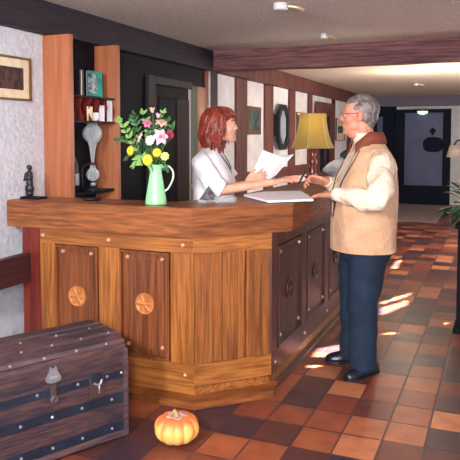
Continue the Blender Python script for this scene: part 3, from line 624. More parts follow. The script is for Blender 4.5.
def flower(name, label, px, py, yy, kind, pm, cm, r, npet, face=(.1, -1, .25), cat='flower'):
    c = ray(px, py, yy); d = (Vector(face)).normalized(); a, b_, d = frame_to(d)
    t = thing(name, label, cat, c, 'flowers in the bouquet')
    bm = B()
    lay = {'daisy': ((1, .05), (.8, .3)), 'lily': ((1, .35),), 'bloom': ((1, .2), (.8, .6), (.55, 1.1), (.3, 2)), 'bud': ((1, 2.2),)}[kind]
    for li, (sc_, lift) in enumerate(lay):
        for i in range(npet):
            an = 2*PI*(i+.5*li)/npet+.3; u_ = a*math.cos(an)+b_*math.sin(an)
            dd = (u_+d*lift).normalized(); nr = (d-u_*lift*.6).normalized()
            wd = {'daisy': .2, 'lily': .33, 'bloom': .42, 'bud': .3}[kind]
            petal(bm, c+d*.002*li, dd, nr, r*sc_, r*sc_*wd, .25 if kind != 'lily' else .5)
    solid(obj('petals', bm, M[pm], t, True))
    if cm:
        bm = B(); sphere(bm, c+d*.004, (r*.3, r*.3, r*.16) if False else r*.22, 2); obj('flower_eye', bm, M[cm], t, True)
        if kind == 'lily':
            bm = B()
            for i in range(5):
                an = 2*PI*i/5; u_ = a*math.cos(an)+b_*math.sin(an); tube(bm, [c, c+d*r*.6+u_*r*.2], .0012, 5); sphere(bm, c+d*r*.6+u_*r*.2, .003, 1)
            obj('stamens', bm, M['yelc'], t, True)
    bm = B(); end = MOUTH+Vector(((c.x-vx)*.18, (c.y-vy)*.2, -.03)); mid = (c+end)/2+Vector(((c.x-vx)*-.15, 0, .02))
    tube(bm, [c-d*.004, c-d*.02+Vector((0, 0, -.01)), mid, end], [.003, .003, .003, .002], 6, 4); obj('flower_stem', bm, M['lea'], t, True)
    return t
FL = [
 ('yellow_gerbera', 'yellow gerbera at the left edge of the bouquet', 130.2, 150.7, 3.25, 'daisy', 'yel', 'yelc', .030, 14, (-.3, -1, .1)),
 ('yellow_gerbera', 'big yellow gerbera just above the jug rim', 147.3, 159.8, 3.22, 'daisy', 'yel', 'yelc', .034, 16, (.05, -1, .15)),
 ('yellow_gerbera', 'yellow gerbera upper right of the big one above the jug', 156.9, 152.5, 3.26, 'daisy', 'yel', 'yelc', .028, 14, (.3, -1, .3)),
 ('pale_yellow_carnation', 'pale yellow ruffled carnation at the lower right of the bouquet', 164.8, 156.3, 3.27, 'bloom', 'pyel', None, .026, 8, (.4, -1, .2)),
 ('magenta_lily', 'magenta lily high in the middle of the bouquet', 147.3, 123.6, 3.29, 'lily', 'mag', 'wine', .030, 6, (.6, -1, .7)),
 ('blush_lily', 'blush white lily left of the bouquet centre', 140.4, 138.2, 3.23, 'lily', 'pink', 'pyel', .044, 6, (-.9, -.7, .5)),
 ('white_carnation', 'white ruffled carnation in the very centre of the bouquet', 150.2, 140.5, 3.22, 'bloom', 'wht', None, .030, 9, (0, -1, .2)),
 ('blush_lily', 'blush lily with long petals right of the bouquet centre', 160.0, 137.0, 3.25, 'lily', 'pink', 'mag', .052, 6, (.9, -.7, .3)),
 ('wine_red_rose', 'wine red rose at the right side of the bouquet', 169.2, 135.0, 3.32, 'bloom', 'wine', None, .030, 8, (.6, -1, .2)),
 ('cream_lily_bud', 'cream lily bud at the very top of the bouquet', 152.6, 112.5, 3.31, 'bud', 'cream', None, .036, 5, (0, -.2, 1)),
 ('striped_lily', 'cream and pink lily opening at the upper right of the bouquet', 161.3, 123.5, 3.31, 'lily', 'cream', 'mag', .040, 6, (.5, -.5, 1)),
 ('pink_lily_bud', 'slender pale lily bud rising right of the magenta lily', 158.0, 118.0, 3.34, 'bud', 'pink', None, .034, 5, (.2, -.1, 1)),
]
for f_ in FL: flower(*f_)
def leafspray(label, pts, yy, m_, size, side=1):
    P = [ray(a, c, yy+.01*i) for i, (a, c) in enumerate(pts)]
    t = thing('leaf_sprig', label, 'foliage', P[-1], 'leafy sprigs in the bouquet')
    bm = B(); P2 = [MOUTH+Vector((0, 0, -.02))]+P; tube(bm, P2, .0022, 6, 4); obj('twig', bm, M['lea'], t, True)
    cc = catmull(P2, 5); bm = B()
    for i in range(5, len(cc), 2):
        d = (cc[i]-cc[i-1]).normalized()
        for s_ in (-1, 1):
            v_ = (d*.6+Vector((s_*.8, random.uniform(-.6, .3), random.uniform(-.2, .4)))).normalized()
            petal(bm, cc[i], v_, Vector((random.uniform(-.3, .3), -1, .5)), size*random.uniform(.7, 1.1), size*.24, .1)
    petal(bm, cc[-1], (cc[-1]-cc[-2]), (0, -1, .3), size, size*.25, .1)
    solid(obj('leaves', bm, M[m_], t, True))
leafspray('broad pale green leaf sprig at the far left of the bouquet', [(138, 150), (128, 135), (121, 122)], 3.27, 'leal', .05)
leafspray('dark green leaf sprig left of the magenta lily', [(143, 145), (137, 128), (134, 117)], 3.33, 'lea', .045)
leafspray('leaf sprig drooping left above the yellow gerbera', [(140, 152), (128, 142), (119, 140)], 3.30, 'lea', .045)
leafspray('leaf sprig behind the cream bud at the top of the bouquet', [(148, 145), (148, 130), (143, 114)], 3.36, 'leal', .04)
leafspray('green leaf sprig behind the wine red rose', [(158, 150), (167, 138), (172, 127)], 3.36, 'lea', .04)
leafspray('leaf sprig hanging low to the right of the jug rim', [(155, 158), (162, 160), (166, 168)], 3.31, 'lea', .032)
leafspray('pale leaves hanging over the jug spout', [(145, 160), (139, 158), (135, 164)], 3.25, 'leal', .04)
leafspray('leafy stem filling the right middle of the bouquet', [(154, 152), (160, 145), (164, 142)], 3.33, 'lea', .045)
leafspray('leafy stem in the centre of the bouquet behind the white carnation', [(150, 155), (149, 146), (152, 130)], 3.34, 'lea', .05)

for i_, (lb, pts, yy, m_, sz) in enumerate((('small dark leaf sprig between the gerberas', [(150, 158), (152, 152), (154, 148)], 3.30, 'lea', .035),
  ('dark leaf sprig under the striped lily', [(155, 148), (161, 134), (167, 122)], 3.35, 'lea', .04), ('feathery dark leaves behind the blush lily on the left', [(143, 150), (138, 142), (131, 131)], 3.31, 'lea', .04),
  ('pale narrow leaves right of the cream bud', [(153, 140), (157, 125), (163, 113)], 3.36, 'leal', .032), ('dark leaves beside the left yellow gerbera', [(143, 156), (134, 154), (127, 158)], 3.29, 'lea', .035))):
    leafspray(lb, pts, yy, m_, sz)

# ------------------------------------------------------------------ statuette
sx_, sy_ = -2.755, 3.30
st = thing('bronze_statuette', 'small dark bronze standing figure on a flat base at the left counter end', 'statuette', (sx_, sy_, 1.1))
obj('base', box(B(), sx_-.045, sx_+.10, sy_-.04, sy_+.05, 1.1, 1.113, .003), M['dark'], st)
bm = B()
for a in (((0, 0, .02), (.028, .026, .02)), ((0, 0, .05), (.031, .028, .035)), ((0.002, 0, .09), (.024, .022, .035)), ((0, 0, .125), (.026, .021, .03)), ((0, 0, .148), (.022, .018, .016))):
    sphere(bm, (sx_+a[0][0], sy_+a[0][1], 1.113+a[0][2]), a[1], 2)
sphere(bm, (sx_+.006, sy_-.002, 1.113+.182), (.0145, .0155, .019), 2); cap_(bm, (sx_, sy_, 1.113+.15), (sx_+.004, sy_, 1.113+.175), .009, .008)
sphere(bm, (sx_-.004, sy_+.004, 1.113+.186), (.017, .016, .017), 2)
cap_(bm, (sx_-.022, sy_-.004, 1.113+.145), (sx_-.024, sy_-.02, 1.113+.105), .009, .007); cap_(bm, (sx_-.024, sy_-.02, 1.113+.105), (sx_+.006, sy_-.026, 1.113+.125), .007, .006)
cap_(bm, (sx_+.022, sy_-.004, 1.113+.145), (sx_+.022, sy_-.02, 1.113+.11), .009, .007); cap_(bm, (sx_+.022, sy_-.02, 1.113+.11), (sx_+.0, sy_-.027, 1.113+.13), .007, .006)
remesh('figure', bm, M['bronze'], st, .0022, 2)

# ------------------------------------------------------------------ trunk
AX = Vector((.445, .896, 0)).normalized(); AN = Vector((-.896, .445, 0)).normalized()
TC = Vector((-1.688, 2.715, 0)); TL, TD = 1.0, .47
tk = thing('domed_trunk', 'old brown domed travel trunk with studded dark iron straps on the tiles', 'trunk', TC-AX*TL/2+AN*TD/2)
def tp(a, d, z): return TC-AX*a+AN*d+Vector((0, 0, z))        # a back along the length, d depth, z height
prof = [(0, .30), (0, .45), (.035, .487), (.10, .512), (.20, .518), (.27, .518), (.37, .512), (.435, .487), (TD, .45), (TD, .30)]
bm = B(); rings(bm, [[tp(a, d, z) for d, z in [(0, .012), (0, .345), (TD, .345), (TD, .012)]] for a in (0, TL)]); obj('body', bm, M['trunkw'], tk)
pr_ = [(0, .35)]+prof[1:-1]+[(TD, .35)]
bm = B(); rings(bm, [[tp(a, d, z) for d, z in pr_] for a in (0, TL)]); obj('lid', bm, M['trunkw'], tk)
for a in (.0, TL-.05):
    bm = B(); rings(bm, [[tp(a_2, d-.004 if d < .2 else d+.004, z+.004) for d, z in pr_] for a_2 in (a-.004, a+.054)]); 
def straps(z, d=0, h=.042, studs=(), m_='strap', dd=None):
    bm = B(); 
    q4 = [(d-.005, z-h/2), (d-.005, z+h/2), (d+.002, z+h/2), (d+.002, z-h/2)]
    rings(bm, [[tp(a, dd_, zz) for dd_, zz in q4] for a in (-.003, TL)])
    o_ = obj('strap', bm, M[m_], tk)
    for a in studs:
        b2 = B(); sphere(b2, tp(a, d-.006, z), .0075, 2); obj('stud', b2, M['pewter'], o_, True)
    return o_
ST = (.04, .17, .30, .43, .58, .72)
straps(.335, studs=(.035, .115, .27, .40, .47)); straps(.215, studs=(.09, .25, .40, .55)); straps(.07, studs=(.09, .25, .40, .55))
straps(.03, h=.03, m_='slat')
def slat(i, studs=()):
    (d0, z0), (d1, z1) = pr_[i], pr_[i+1]; nv = Vector((-(z1-z0), 0, (d1-d0))); 
    v0 = Vector((d0, z0)); v1 = Vector((d1, z1)); t = (v1-v0).normalized(); nrm = Vector((-t.y, t.x)); c = v1
    a_, b_ = c-t*.018, c+t*.002
    bm = B(); rings(bm, [[tp(a, p.x, p.y) for p in (a_-nrm*.002, a_+nrm*.004, b_+nrm*.004, b_-nrm*.002)] for a in (-.003, TL)])
    o_ = obj('lid_slat', bm, M['slat'], tk)
    for a in studs:
        p = c-t*.009+nrm*.006; b2 = B(); sphere(b2, tp(a, p.x, p.y), .0065, 2); obj('stud', b2, M['pewter'], o_, True)
slat(1, (.10, .26, .42, .58)); slat(2, (.05, .2, .35, .5)); slat(3, (.1, .28, .46)); slat(4)
bm = B(); rings(bm, [[tp(a, d, z) for d, z in [(-.006, .35), (-.006, .362), (.002, .362), (.002, .35)]] for a in (-.002, TL)]); obj('lid_rim', bm, M['iron'], tk)
# latch
def onf(name, a, z, ha, hz, th, m_, par=tk, bev=.002): return obj(name, obox(B(), tp(a, -.005-th/2, z), AX, AN, (0, 0, 1), ha, th/2, hz, bev), M[m_], par)
LA = .395
bm = B(); rings(bm, [[tp(LA+a, -.006-d, z) for a, z in ((-.014, .452), (-.018, .432), (-.022, .425), (-.036, .40), (-.034, .385), (-.012, .378), (.012, .378), (.034, .385), (.036, .40), (.022, .425), (.018, .432), (.014, .452), (.006, .443), (-.006, .443))] for d in (0, .014)])
lt = obj('latch', bm, M['pewter'], tk)
onf('latch_tongue', LA, .40, .022, .010, .024, 'pewter', lt, .006); onf('latch_hasp', LA, .33, .014, .05, .014, 'iron', lt, .004)
bm = B(); lathe(bm, (0, 0, 0), [(.016, -.006), (.018, 0), (.016, .006), (.008, .006), (.008, -.006)], 16, False); bm.transform(Matrix.Translation(tp(LA, -.02, .30)) @ Matrix((AX, Vector((0, 0, 1)), AN)).transposed().to_4x4()); obj('latch_ring', bm, M['pewter'], lt, True)
lk = onf('lock_plate', .175, .30, .036, .052, .010, 'iron', bev=.004); onf('lock_hasp', .175, .345, .03, .022, .014, 'strap', lk, .003)
bm = B(); tube(bm, [tp(.195, -.018, .325), tp(.165, -.02, .31), tp(.150, -.018, .335)], .005, 6, 4); tube(bm, [tp(.165, -.02, .31), tp(.165, -.018, .27)], .004, 6); obj('key_arm', bm, M['pewter'], lk, True)
for a in (0.0, ):
    bm = B(); rings(bm, [[tp(x_, d, z) for d, z in [(-.006, .012), (-.006, .45), (.004, .45), (.004, .012)]] for x_ in (-.004, .022)]); obj('corner_binding', bm, M['slat'], tk)

# ------------------------------------------------------------------ pumpkin
pc = Vector((-1.435, 2.76, 0))
pk = thing('pumpkin', 'small ribbed orange pumpkin lying on the tiles in front of the counter', 'pumpkin', pc)
bm = B(); na, nb = 96, 24; rs = []
for j in range(nb+1):
    ph_ = PI*(j+.15)/(nb+.3); rs_ = []
    for i in range(na):
        a = 2*PI*i/na; rib = abs(math.cos(a*5.5+.6))**.45 if True else 0
        r = .112*math.sin(ph_)**.8*(1-.16*(1-abs(math.sin(a*5+.4))**.6)); z = .073-.073*math.cos(ph_)*(1-.0)
        top_ = max(0, math.cos(PI-ph_)); z -= .018*top_**8
        rs_.append(pc+Vector((r*math.cos(a), r*math.sin(a), z)))
    rs.append(rs_)
rings(bm, rs); obj('pumpkin_body', bm, M['pump'], pk, True)
bm = B(); tube(bm, [pc+Vector((.0, 0, .118)), pc+Vector((-.004, -.004, .145)), pc+Vector((-.016, -.008, .158))], [.018, .010, .012], 7, 4); obj('pumpkin_stem', bm, M['stem'], pk, True)
bm = B(); n = 20
rings(bm, [[pc+Vector(((.018+.03*s_*(1+.4*math.sin(5*2*PI*i/n)))*math.cos(2*PI*i/n), (.018+.03*s_*(1+.4*math.sin(5*2*PI*i/n)))*math.sin(2*PI*i/n), .1305-.001*s_+.004*s_)) for i in range(n)] for s_ in (0, .5, 1)], False); solid(obj('stem_scar', bm, M['ash'], pk, True), .002)

# ------------------------------------------------------------------ plant stand, plant and lamp at the right edge
ps = thing('plant_pedestal', 'tall narrow black plant pedestal at the right edge of the photo', 'pedestal', (-.17, 5.27, 0))
obj('pedestal_top', box(B(), -.31, -.03, 5.13, 5.41, .80, .83, .004), M['petalpot'], ps); obj('pedestal_column', box(B(), -.29, -.05, 5.15, 5.39, .04, .80, .004), M['petalpot'], ps); obj('pedestal_foot', box(B(), -.31, -.03, 5.13, 5.41, 0, .04, .004), M['petalpot'], ps)
pp = thing('potted_plant', 'bushy green potted plant with white blooms on the black pedestal', 'plant', (-.17, 5.27, .83))
bm = B(); lathe(bm, (-.17, 5.27, .83), [(.07, 0), (.10, .13), (.105, .135), (.105, .15), (.09, .15), (.085, .13), (.002, .13)], 24); obj('pot', bm, M['petalpot'], pp, True)
bm = B(); bt = B(); bw = B()
for i in range(90):
    a = random.uniform(0, 2*PI); el_ = random.uniform(-.8, 1.3); r = random.uniform(.1, .2)
    p = Vector((-.17, 5.27, .99))+Vector((math.cos(a)*math.cos(el_), math.sin(a)*math.cos(el_), math.sin(el_)))*r
    d = (p-Vector((-.17, 5.27, .93))).normalized(); tube(bt, [(-.17, 5.27, .95), p], .0025, 5)
    petal(bm, p, d+Vector((0, 0, -.3)), Vector((0, 0, 1))+d*.3, random.uniform(.08, .13), .04, .3)
    if i % 9 == 0:
        for k_ in range(6): petal(bw, p+d*.03, Vector((math.cos(k_), math.sin(k_), .3)), (0, 0, 1), .025, .010, .2)
solid(obj('leaves', bm, M['lea'], pp, True)); obj('stalks', bt, M['lea'], pp, True); solid(obj('blooms', bw, M['wht'], pp, True))
fl = thing('floor_lamp', 'curved arm floor lamp with small beige shade at the right edge', 'lamp', (.05, 6.35, 0))
bm = B(); lathe(bm, (.05, 6.35, 0), [(.14, 0), (.14, .015), (.02, .03)], 28); obj('lamp_foot', bm, M['iron'], fl, True)
bm = B(); tube(bm, [(.05, 6.35, .02), (.05, 6.35, 1.25), (0.02, 6.32, 1.40), (-.15, 6.2, 1.38), (-.27, 6.1, 1.44), (-.35, 6.02, 1.46), (-.385, 5.99, 1.42)], .009, 8, 8); obj('lamp_arm', bm, M['iron'], fl, True)
bm = B(); lathe(bm, (-.375, 6.0, 1.315), [(.075, 0), (.045, .105)], 28, False); solid(obj('lamp_shade', bm, M['tshade'], fl, True), .003)
bm = B(); sphere(bm, (-.375, 6.0, 1.37), .022); obj('bulb', bm, M['white'], fl, True)
#PEOPLE

# ------------------------------------------------------------------ people
class Pose:
    def __init__(s, base, deg):
        s.b = Vector((*base, 0)); a = R(deg); s.f = Vector((math.cos(a), math.sin(a), 0)); s.l = Vector((-s.f.y, s.f.x, 0))
    def __call__(s, f, l, z): return s.b+s.f*f+s.l*l+Vector((0, 0, z))
    def rot(s): return Matrix((s.f, s.l, Vector((0, 0, 1)))).transposed()
def loft(P, rows, seg=48, ex=2.3, fold=0, seed=0, cap=True):
    """rows: (z, centre f, centre l, rf, rl)"""
    rr = []
    V = [Vector((r[0], r[1], r[2], r[3])) for r in rows]
    out = []
    n = len(rows)
    for i in range(n-1):
        for k_ in range(4):
            t = k_/4; p0, p1, p2, p3 = rows[max(i-1, 0)], rows[i], rows[i+1], rows[min(i+2, n-1)]
            out.append([.5*(2*b_+(c-a)*t+(2*a-5*b_+4*c-d)*t*t+(3*b_-a-3*c+d)*t**3) for a, b_, c, d in zip(p0, p1, p2, p3)])
    out.append(list(rows[-1]))
    for z, cf, cl, rf, rl in out:
        ring_ = []
        for i in range(seg):
            a = 2*PI*i/seg; ca, sa = math.cos(a), math.sin(a); q_ = (abs(ca)**ex+abs(sa)**ex)**(-1/ex)
            w_ = 1+fold*noise.noise(Vector((ca*2.2+seed, sa*2.2, z*3.0)))
            ring_.append(P(cf+rf*ca*q_*w_, cl+rl*sa*q_*w_, z))
        rr.append(ring_)
    return rr
def hand(bm, wrist, palm_dir, palm_n, thumb_side, curls, size=1.0, spread=.12, thumb=None):
    """palm_dir towards fingers, palm_n out of the palm; curls: bend per finger (index..little), radians per joint"""
    d = Vector(palm_dir).normalized(); n_ = Vector(palm_n); n_ = (n_-d*n_.dot(d)).normalized(); s = d.cross(n_)*thumb_side
    s.normalize(); w0 = Vector(wrist); L_ = .088*size
    for off in (-.026, -.009, .009, .026):
        cap_(bm, w0+d*.012+s*off*.7*size, w0+d*L_+s*off*1.15*size, .016*size, .0125*size)
    lens = (.072, .080, .074, .058); offs = (.031, .0105, -.0105, -.030)
    for i in range(4):
        c = w0+d*L_+s*offs[i]*size; dd = (d+s*offs[i]/.03*spread).normalized(); seglen = lens[i]*size
        cu_ = curls[i] if isinstance(curls, (list, tuple)) else curls
        ang = cu_*.6; p = c
        for j, (fr_, r_) in enumerate(((.45, .0098), (.31, .0088), (.24, .0078))):
            v_ = dd*math.cos(ang)+n_*math.sin(ang); q_ = p+v_*seglen*fr_*1.05
            cap_(bm, p, q_, r_*size, (r_-.0008)*size); p = q_; ang += cu_
    tb = w0+d*.022*size+s*.026*size+n_*.004
    td = thumb if thumb is not None else (d*.62+s*.70+n_*.35)
    td = Vector(td).normalized(); t1 = tb+td*.040*size; t2 = t1+(td+d*.5).normalized()*.030*size; t3 = t2+(td+d*.9).normalized()*.024*size
    cap_(bm, tb, t1, .0155*size, .0125*size); cap_(bm, t1, t2, .0115*size, .0105*size); cap_(bm, t2, t3, .0105*size, .0088*size)
def head(bm, P, c, H_, fem=False):
    """c = head centre (f, l, z); H_ head height scale 1 = .235 m; P maps head frame"""
    rt_ = P.rot(); s = H_
    def e(f, l, z, a, b_, c_, pitch=0):
        rr = rt_ @ Matrix.Rotation(pitch, 3, 'Y'); sphere(bm, P(c[0]+f*s, c[1]+l*s, c[2]+z*s), (a*s, b_*s, c_*s), 3, rr)
    e(-.012, 0, .028, .096, .075, .085); e(.018, 0, .012, .074, .068, .082)
    e(.028, 0, -.035, .060, .058, .068, .15); e(.045, 0, -.068, .040, .044, .040)          # face, jaw
    e(.070, 0, -.094, .020, .024, .017)                                                     # chin
    e(.068, 0, .030, .026, .052, .014)                                                      # brow
    cp = lambda a, b_, r1, r2: cap_(bm, P(c[0]+a[0]*s, c[1]+a[1]*s, c[2]+a[2]*s), P(c[0]+b_[0]*s, c[1]+b_[1]*s, c[2]+b_[2]*s), r1*s, r2*s)
    cp((.082, 0, .020), (.103, 0, -.018), .009, .0105); cp((.096, .009, -.024), (.090, .013, -.026), .008, .007); cp((.096, -.009, -.024), (.090, -.013, -.026), .008, .007)
    for q_ in (-1, 1):
        e(.050, q_*.034, -.024, .031, .027, .036)                                           # cheek
        e(-.006, q_*.074, -.005, .017, .007, .030, -.2); e(-.002, q_*.079, .006, .015, .006, .020, -.2)
        e(.022, q_*.032, -.052, .046, .026, .036)
    e(.080, 0, -.050, .016, .022, .007); e(.077, 0, -.061, .016, .020, .008); e(.074, 0, -.074, .012, .018, .006)
def features(P, c, s, par, skin, browm, look=-.1):
    for q_ in (-1, 1):
        b_ = B(); sphere(b_, P(c[0]+.074*s, c[1]+q_*.031*s, c[2]+.003*s), .0115*s, 2); obj('eye', b_, M['eye'], par, True)
        b_ = B(); sphere(b_, P(c[0]+.0825*s, c[1]+q_*.031*s, c[2]-.001*s), .0052*s, 2); obj('iris', b_, M['iris'], par, True)
        b_ = B(); rr = []
        tube(b_, [P(c[0]+(.092-.012*(t-.35)**2*4)*s, c[1]+q_*(.014+.036*t)*s, c[2]+(.030+.006*math.sin(t*PI))*s) for t in (0, .25, .5, .75, 1)], [.002*s, .0035*s, .0035*s, .003*s, .0015*s], 6, 3); obj('eyebrow', b_, M[browm], par, True)
        b_ = B()
        tube(b_, [P(c[0]+(.090-.02*(t-.4)**2*2)*s, c[1]+q_*(.018+.028*t)*s, c[2]+(.008+.003*math.sin(t*PI))*s) for t in (0, .33, .66, 1)], .0048*s, 6, 3); obj('eyelid', b_, M[skin], par, True)
    b_ = B(); tube(b_, [P(c[0]+(.094-.35*abs(l_)**1.25)*s, c[1]+l_*s, c[2]-.055*s) for l_ in (-.022, -.012, 0, .012, .022)], [.002*s, .0045*s, .005*s, .0045*s, .002*s], 6, 3); obj('lips', b_, M['lip'], par, True)
def tubes(pts, rad, seg=20, sub=6, fold=.04, seed=0, flat=1):
    b_ = B(); tube(b_, pts, rad, seg, sub, flat)
    for v_ in b_.verts:
        nn2 = 0 and noise.noise(v_.co*14+Vector((seed, 0, 0)))*fold; v_.co += Vector((noise.noise(v_.co*11+Vector((seed, 3, 1))), noise.noise(v_.co*11+Vector((seed, 7, 2))), noise.noise(v_.co*13+Vector((seed, 9, 5)))))*fold*.25
    return b_
def shellmesh(name, bm, m_, par, th=.004, label=None):
    o = obj(name, bm, m_, par, True, label); md = o.modifiers.new('s', 'SOLIDIFY'); md.thickness = th; md.offset = 1; return o

# ---- man
mb = Vector((-.775, 4.08, 0))
mb = Vector((-.79, 4.08, 0))
man = thing('person', 'grey haired person in tan vest, cream sweater and dark blue trousers standing at the counter', 'person', mb)
T = Pose((mb.x, mb.y), 208); Hd = Pose((mb.x-.016, mb.y-.02), 194)
bm = B(); HC = (.020, 0, 1.622)
head(bm, Hd, HC, 1.08)
cap_(bm, T(-.02, 0, 1.40), Hd(.0, 0, 1.56), .068, .062); sphere(bm, Hd(.045, 0, 1.515), (.05, .05, .04))
for rr in ((1.36, .085, .14), (1.25, .11, .15), (1.1, .13, .15), (.95, .12, .15)): sphere(bm, T(-.01, 0, rr[0]), (rr[1], rr[2], .12), 2, T.rot())
# arms: near = left
SHL = T(-.04, .165, 1.345); ELL = Vector((-.655, 3.77, 1.125)); WRL = Vector((-.905, 3.80, 1.148))
SHR = T(-.03, -.165, 1.345); ELR = T(.08, -.30, 1.15); WRR = ray(327, 181.5, 4.22)
cap_(bm, T(-.03, .05, 1.36), SHL, .05, .05); cap_(bm, T(-.03, -.05, 1.36), SHR, .05, .05)
cap_(bm, SHL, ELL, .048, .038); cap_(bm, ELL, WRL, .036, .027); cap_(bm, SHR, ELR, .048, .038); cap_(bm, ELR, WRR, .036, .027)
KN = Vector((-1.155, 3.99, 1.115))
hand(bm, WRL+(KN-WRL)*.02, KN-WRL, Vector((0, 0, -1)), -1, .12, 1.2, .15, thumb=Vector((-.75, .62, .1)))
HRd = ray(304, 182, 4.18)-WRR
hand(bm, WRR, HRd.normalized()+Vector((0, 0, .22)), Vector((-.15, -.65, -.75)), -1, [.75, .85, .95, 1.0], 1.1, .05, thumb=Vector((-.75, -.35, .55)))
for q_ in (-1, 1):
    HP_, AK_ = T(-.005, q_*.085, .86), (Vector((-.775, 4.00, .06)) if q_ > 0 else Vector((-.875, 4.20, .06))); cap_(bm, HP_, (HP_+AK_)/2, .08, .05); cap_(bm, (HP_+AK_)/2, AK_, .05, .035)
remesh('body', bm, M['skinm'], man, .0045, 3, .45)
features(Hd, HC, 1.08, man, 'skinm', 'grey_hair')
# hair: short combed strands over the skull
def hairstrands(P, c, s, fem):
    b_ = B(); n_ = 0
    return b_
bm = B()
hc = lambda f, l, z: Hd(HC[0]+f*1.08, HC[1]+l*1.08, HC[2]+z*1.08)
rt_ = Hd.rot()
for (f, l, z, a, b_, c_) in ((-.030, 0, .038, .090, .077, .082), (.004, 0, .070, .068, .060, .046), (-.05, 0, .0, .062, .068, .07), (-.06, 0, -.045, .032, .052, .036), (-.034, .055, .0, .030, .022, .04), (-.034, -.055, .0, .030, .022, .04), (-.002, .062, .040, .036, .012, .030), (-.002, -.062, .040, .036, .012, .030)):
    sphere(bm, hc(f, l, z), (a*1.08, b_*1.08, c_*1.08), 3, rt_)
random.seed(7)
for i in range(130):
    l_ = random.uniform(-.074, .074); k_ = math.sqrt(max(.02, 1-(l_/.082)**2)); a0 = R(random.uniform(52, 120)+(25 if abs(l_) > .05 else 0)); a1 = min(a0+R(random.uniform(60, 95)), R(205)); j_ = random.uniform(-.001, .003)
    pts = [hc(-.016+(.094+j_)*math.cos(a0+(a1-a0)*t)*k_, l_*(1+.05*t), .032+(.088+j_)*math.sin(a0+(a1-a0)*t)*k_) for t in (0, .33, .66, 1)]
    tube(bm, pts, [.003, .005, .005, .003], 6, 3)
remesh('hair', bm, M['grey_hair'], man, .003, 1, .4)
# glasses
gl_ = B()
for q_ in (-1, 1):
    cc = lambda a: hc(.102-.006*abs(math.cos(a)), q_*(.031+.021*math.cos(a)), .002+.016*math.sin(a))
    tube(gl_, [cc(2*PI*i/20) for i in range(21)], .0013, 6)
    tube(gl_, [hc(.096, q_*.052, .008), hc(.07, q_*.074, .010), hc(.0, q_*.084, .012)], .0014, 6)
tube(gl_, [hc(.102, -.010, .006), hc(.106, 0, .009), hc(.102, .010, .006)], .0013, 6); obj('glasses', gl_, M['iron'], man, True, 'thin wire glasses')
# sweater
swr = [(.85, 0, 0, .17, .19), (1.0, 0, 0, .178, .20), (1.15, -.005, 0, .172, .20), (1.28, -.02, 0, .15, .195), (1.37, -.03, 0, .115, .17), (1.42, -.03, 0, .088, .10), (1.455, -.012, 0, .076, .075), (1.50, .005, 0, .072, .068), (1.515, .01, 0, .072, .066)]
bm = B(); rings(bm, loft(T, swr, fold=.02), False); shellmesh('sweater', bm, M['sweat'], man)
bm = tubes([SHL+T.l*-.06+Vector((0, 0, .01)), SHL+T.l*.015+Vector((0, 0, -.035)), (SHL+ELL)/2+Vector((.01, -.01, 0)), ELL+Vector((.01, -.02, -.0)), (ELL+WRL)/2, WRL+(ELL-WRL)*.12, WRL], [.072, .088, .082, .070, .058, .046, .040], 24, 6, .09, 1); obj('sleeve', bm, M['sweat'], man, True)
bm = tubes([SHR-T.l*-.04, SHR+Vector((0, 0, -.06)), (SHR+ELR)/2, ELR, (ELR+WRR)/2, WRR+(ELR-WRR)*.15], [.08, .085, .076, .064, .054, .042], 24, 6, .05, 5); obj('sleeve', bm, M['sweat'], man, True)
bm = B(); tube(bm, [WRL+(ELL-WRL)*.1, WRL+(ELL-WRL)*-.06], [.037, .036], 20); obj('cuff', bm, M['sweat'], man, True)
bm = B(); tube(bm, [WRR+(ELR-WRR)*.18, WRR+(ELR-WRR)*.02], [.040, .038], 20); obj('cuff', bm, M['sweat'], man, True)
# vest
vr = [(.785, .0, 0, .190, .215), (.81, .0, 0, .190, .215), (.95, .002, 0, .192, .215), (1.1, .0, 0, .190, .212), (1.22, -.01, 0, .175, .208), (1.31, -.025, 0, .148, .20), (1.37, -.033, 0, .122, .178), (1.41, -.032, 0, .10, .14), (1.45, -.025, 0, .086, .095)]
R_ = loft(T, vr, 72, fold=.06, seed=3); bm = B(); vs = rings(bm, R_, False)
dele = []
rows_f = len(R_)
for f_ in list(bm.faces):
    cen = f_.calc_center_median()-T.b; a = math.atan2(cen.dot(T.l), cen.dot(T.f)+.0); z = cen.z
    wz = .0 if z < .98 else .08+.62*min(1, (z-.98)/.48)
    if abs(a) < wz: dele.append(f_)
bmesh.ops.delete(bm, geom=dele, context='FACES')
vest = shellmesh('vest', bm, M['vest'], man, .007)
# vest edges, zip and collar
def vp(ang, z, off=.012):
    n_ = len(vr)
    for i in range(n_-1):
        if vr[i][0] <= z <= vr[i+1][0]:
            t = (z-vr[i][0])/(vr[i+1][0]-vr[i][0]); q_ = [vr[i][k_]*(1-t)+vr[i+1][k_]*t for k_ in range(5)]; break
    else: q_ = vr[-1] if z > vr[-1][0] else vr[0]
    ca, sa = math.cos(ang), math.sin(ang); e_ = (abs(ca)**2.3+abs(sa)**2.3)**(-1/2.3)
    return T(q_[1]+(q_[3]*e_+off)*ca, (q_[4]*e_+off)*sa, z)
for s_ in (-1, 1):
    bm = B(); pts = [vp(s_*(.08+.62*min(1, (z-.98)/.48)), z) for z in (1.0, 1.06, 1.12, 1.18, 1.24, 1.30, 1.36, 1.41)]
    tube(bm, pts, .0035, 8, 3); obj('zip_edge', bm, M['zip'], man, True)
bm = B(); tube(bm, [vp(0, z, .006) for z in (.79, .85, .92, 1.0)], .004, 8, 3); obj('zip', bm, M['zip'], man, True)
rs = []; A_ = [-.62+i*(2*PI-0)/40 for i in range(0)]
bm = B(); n_ = 40; prev = None
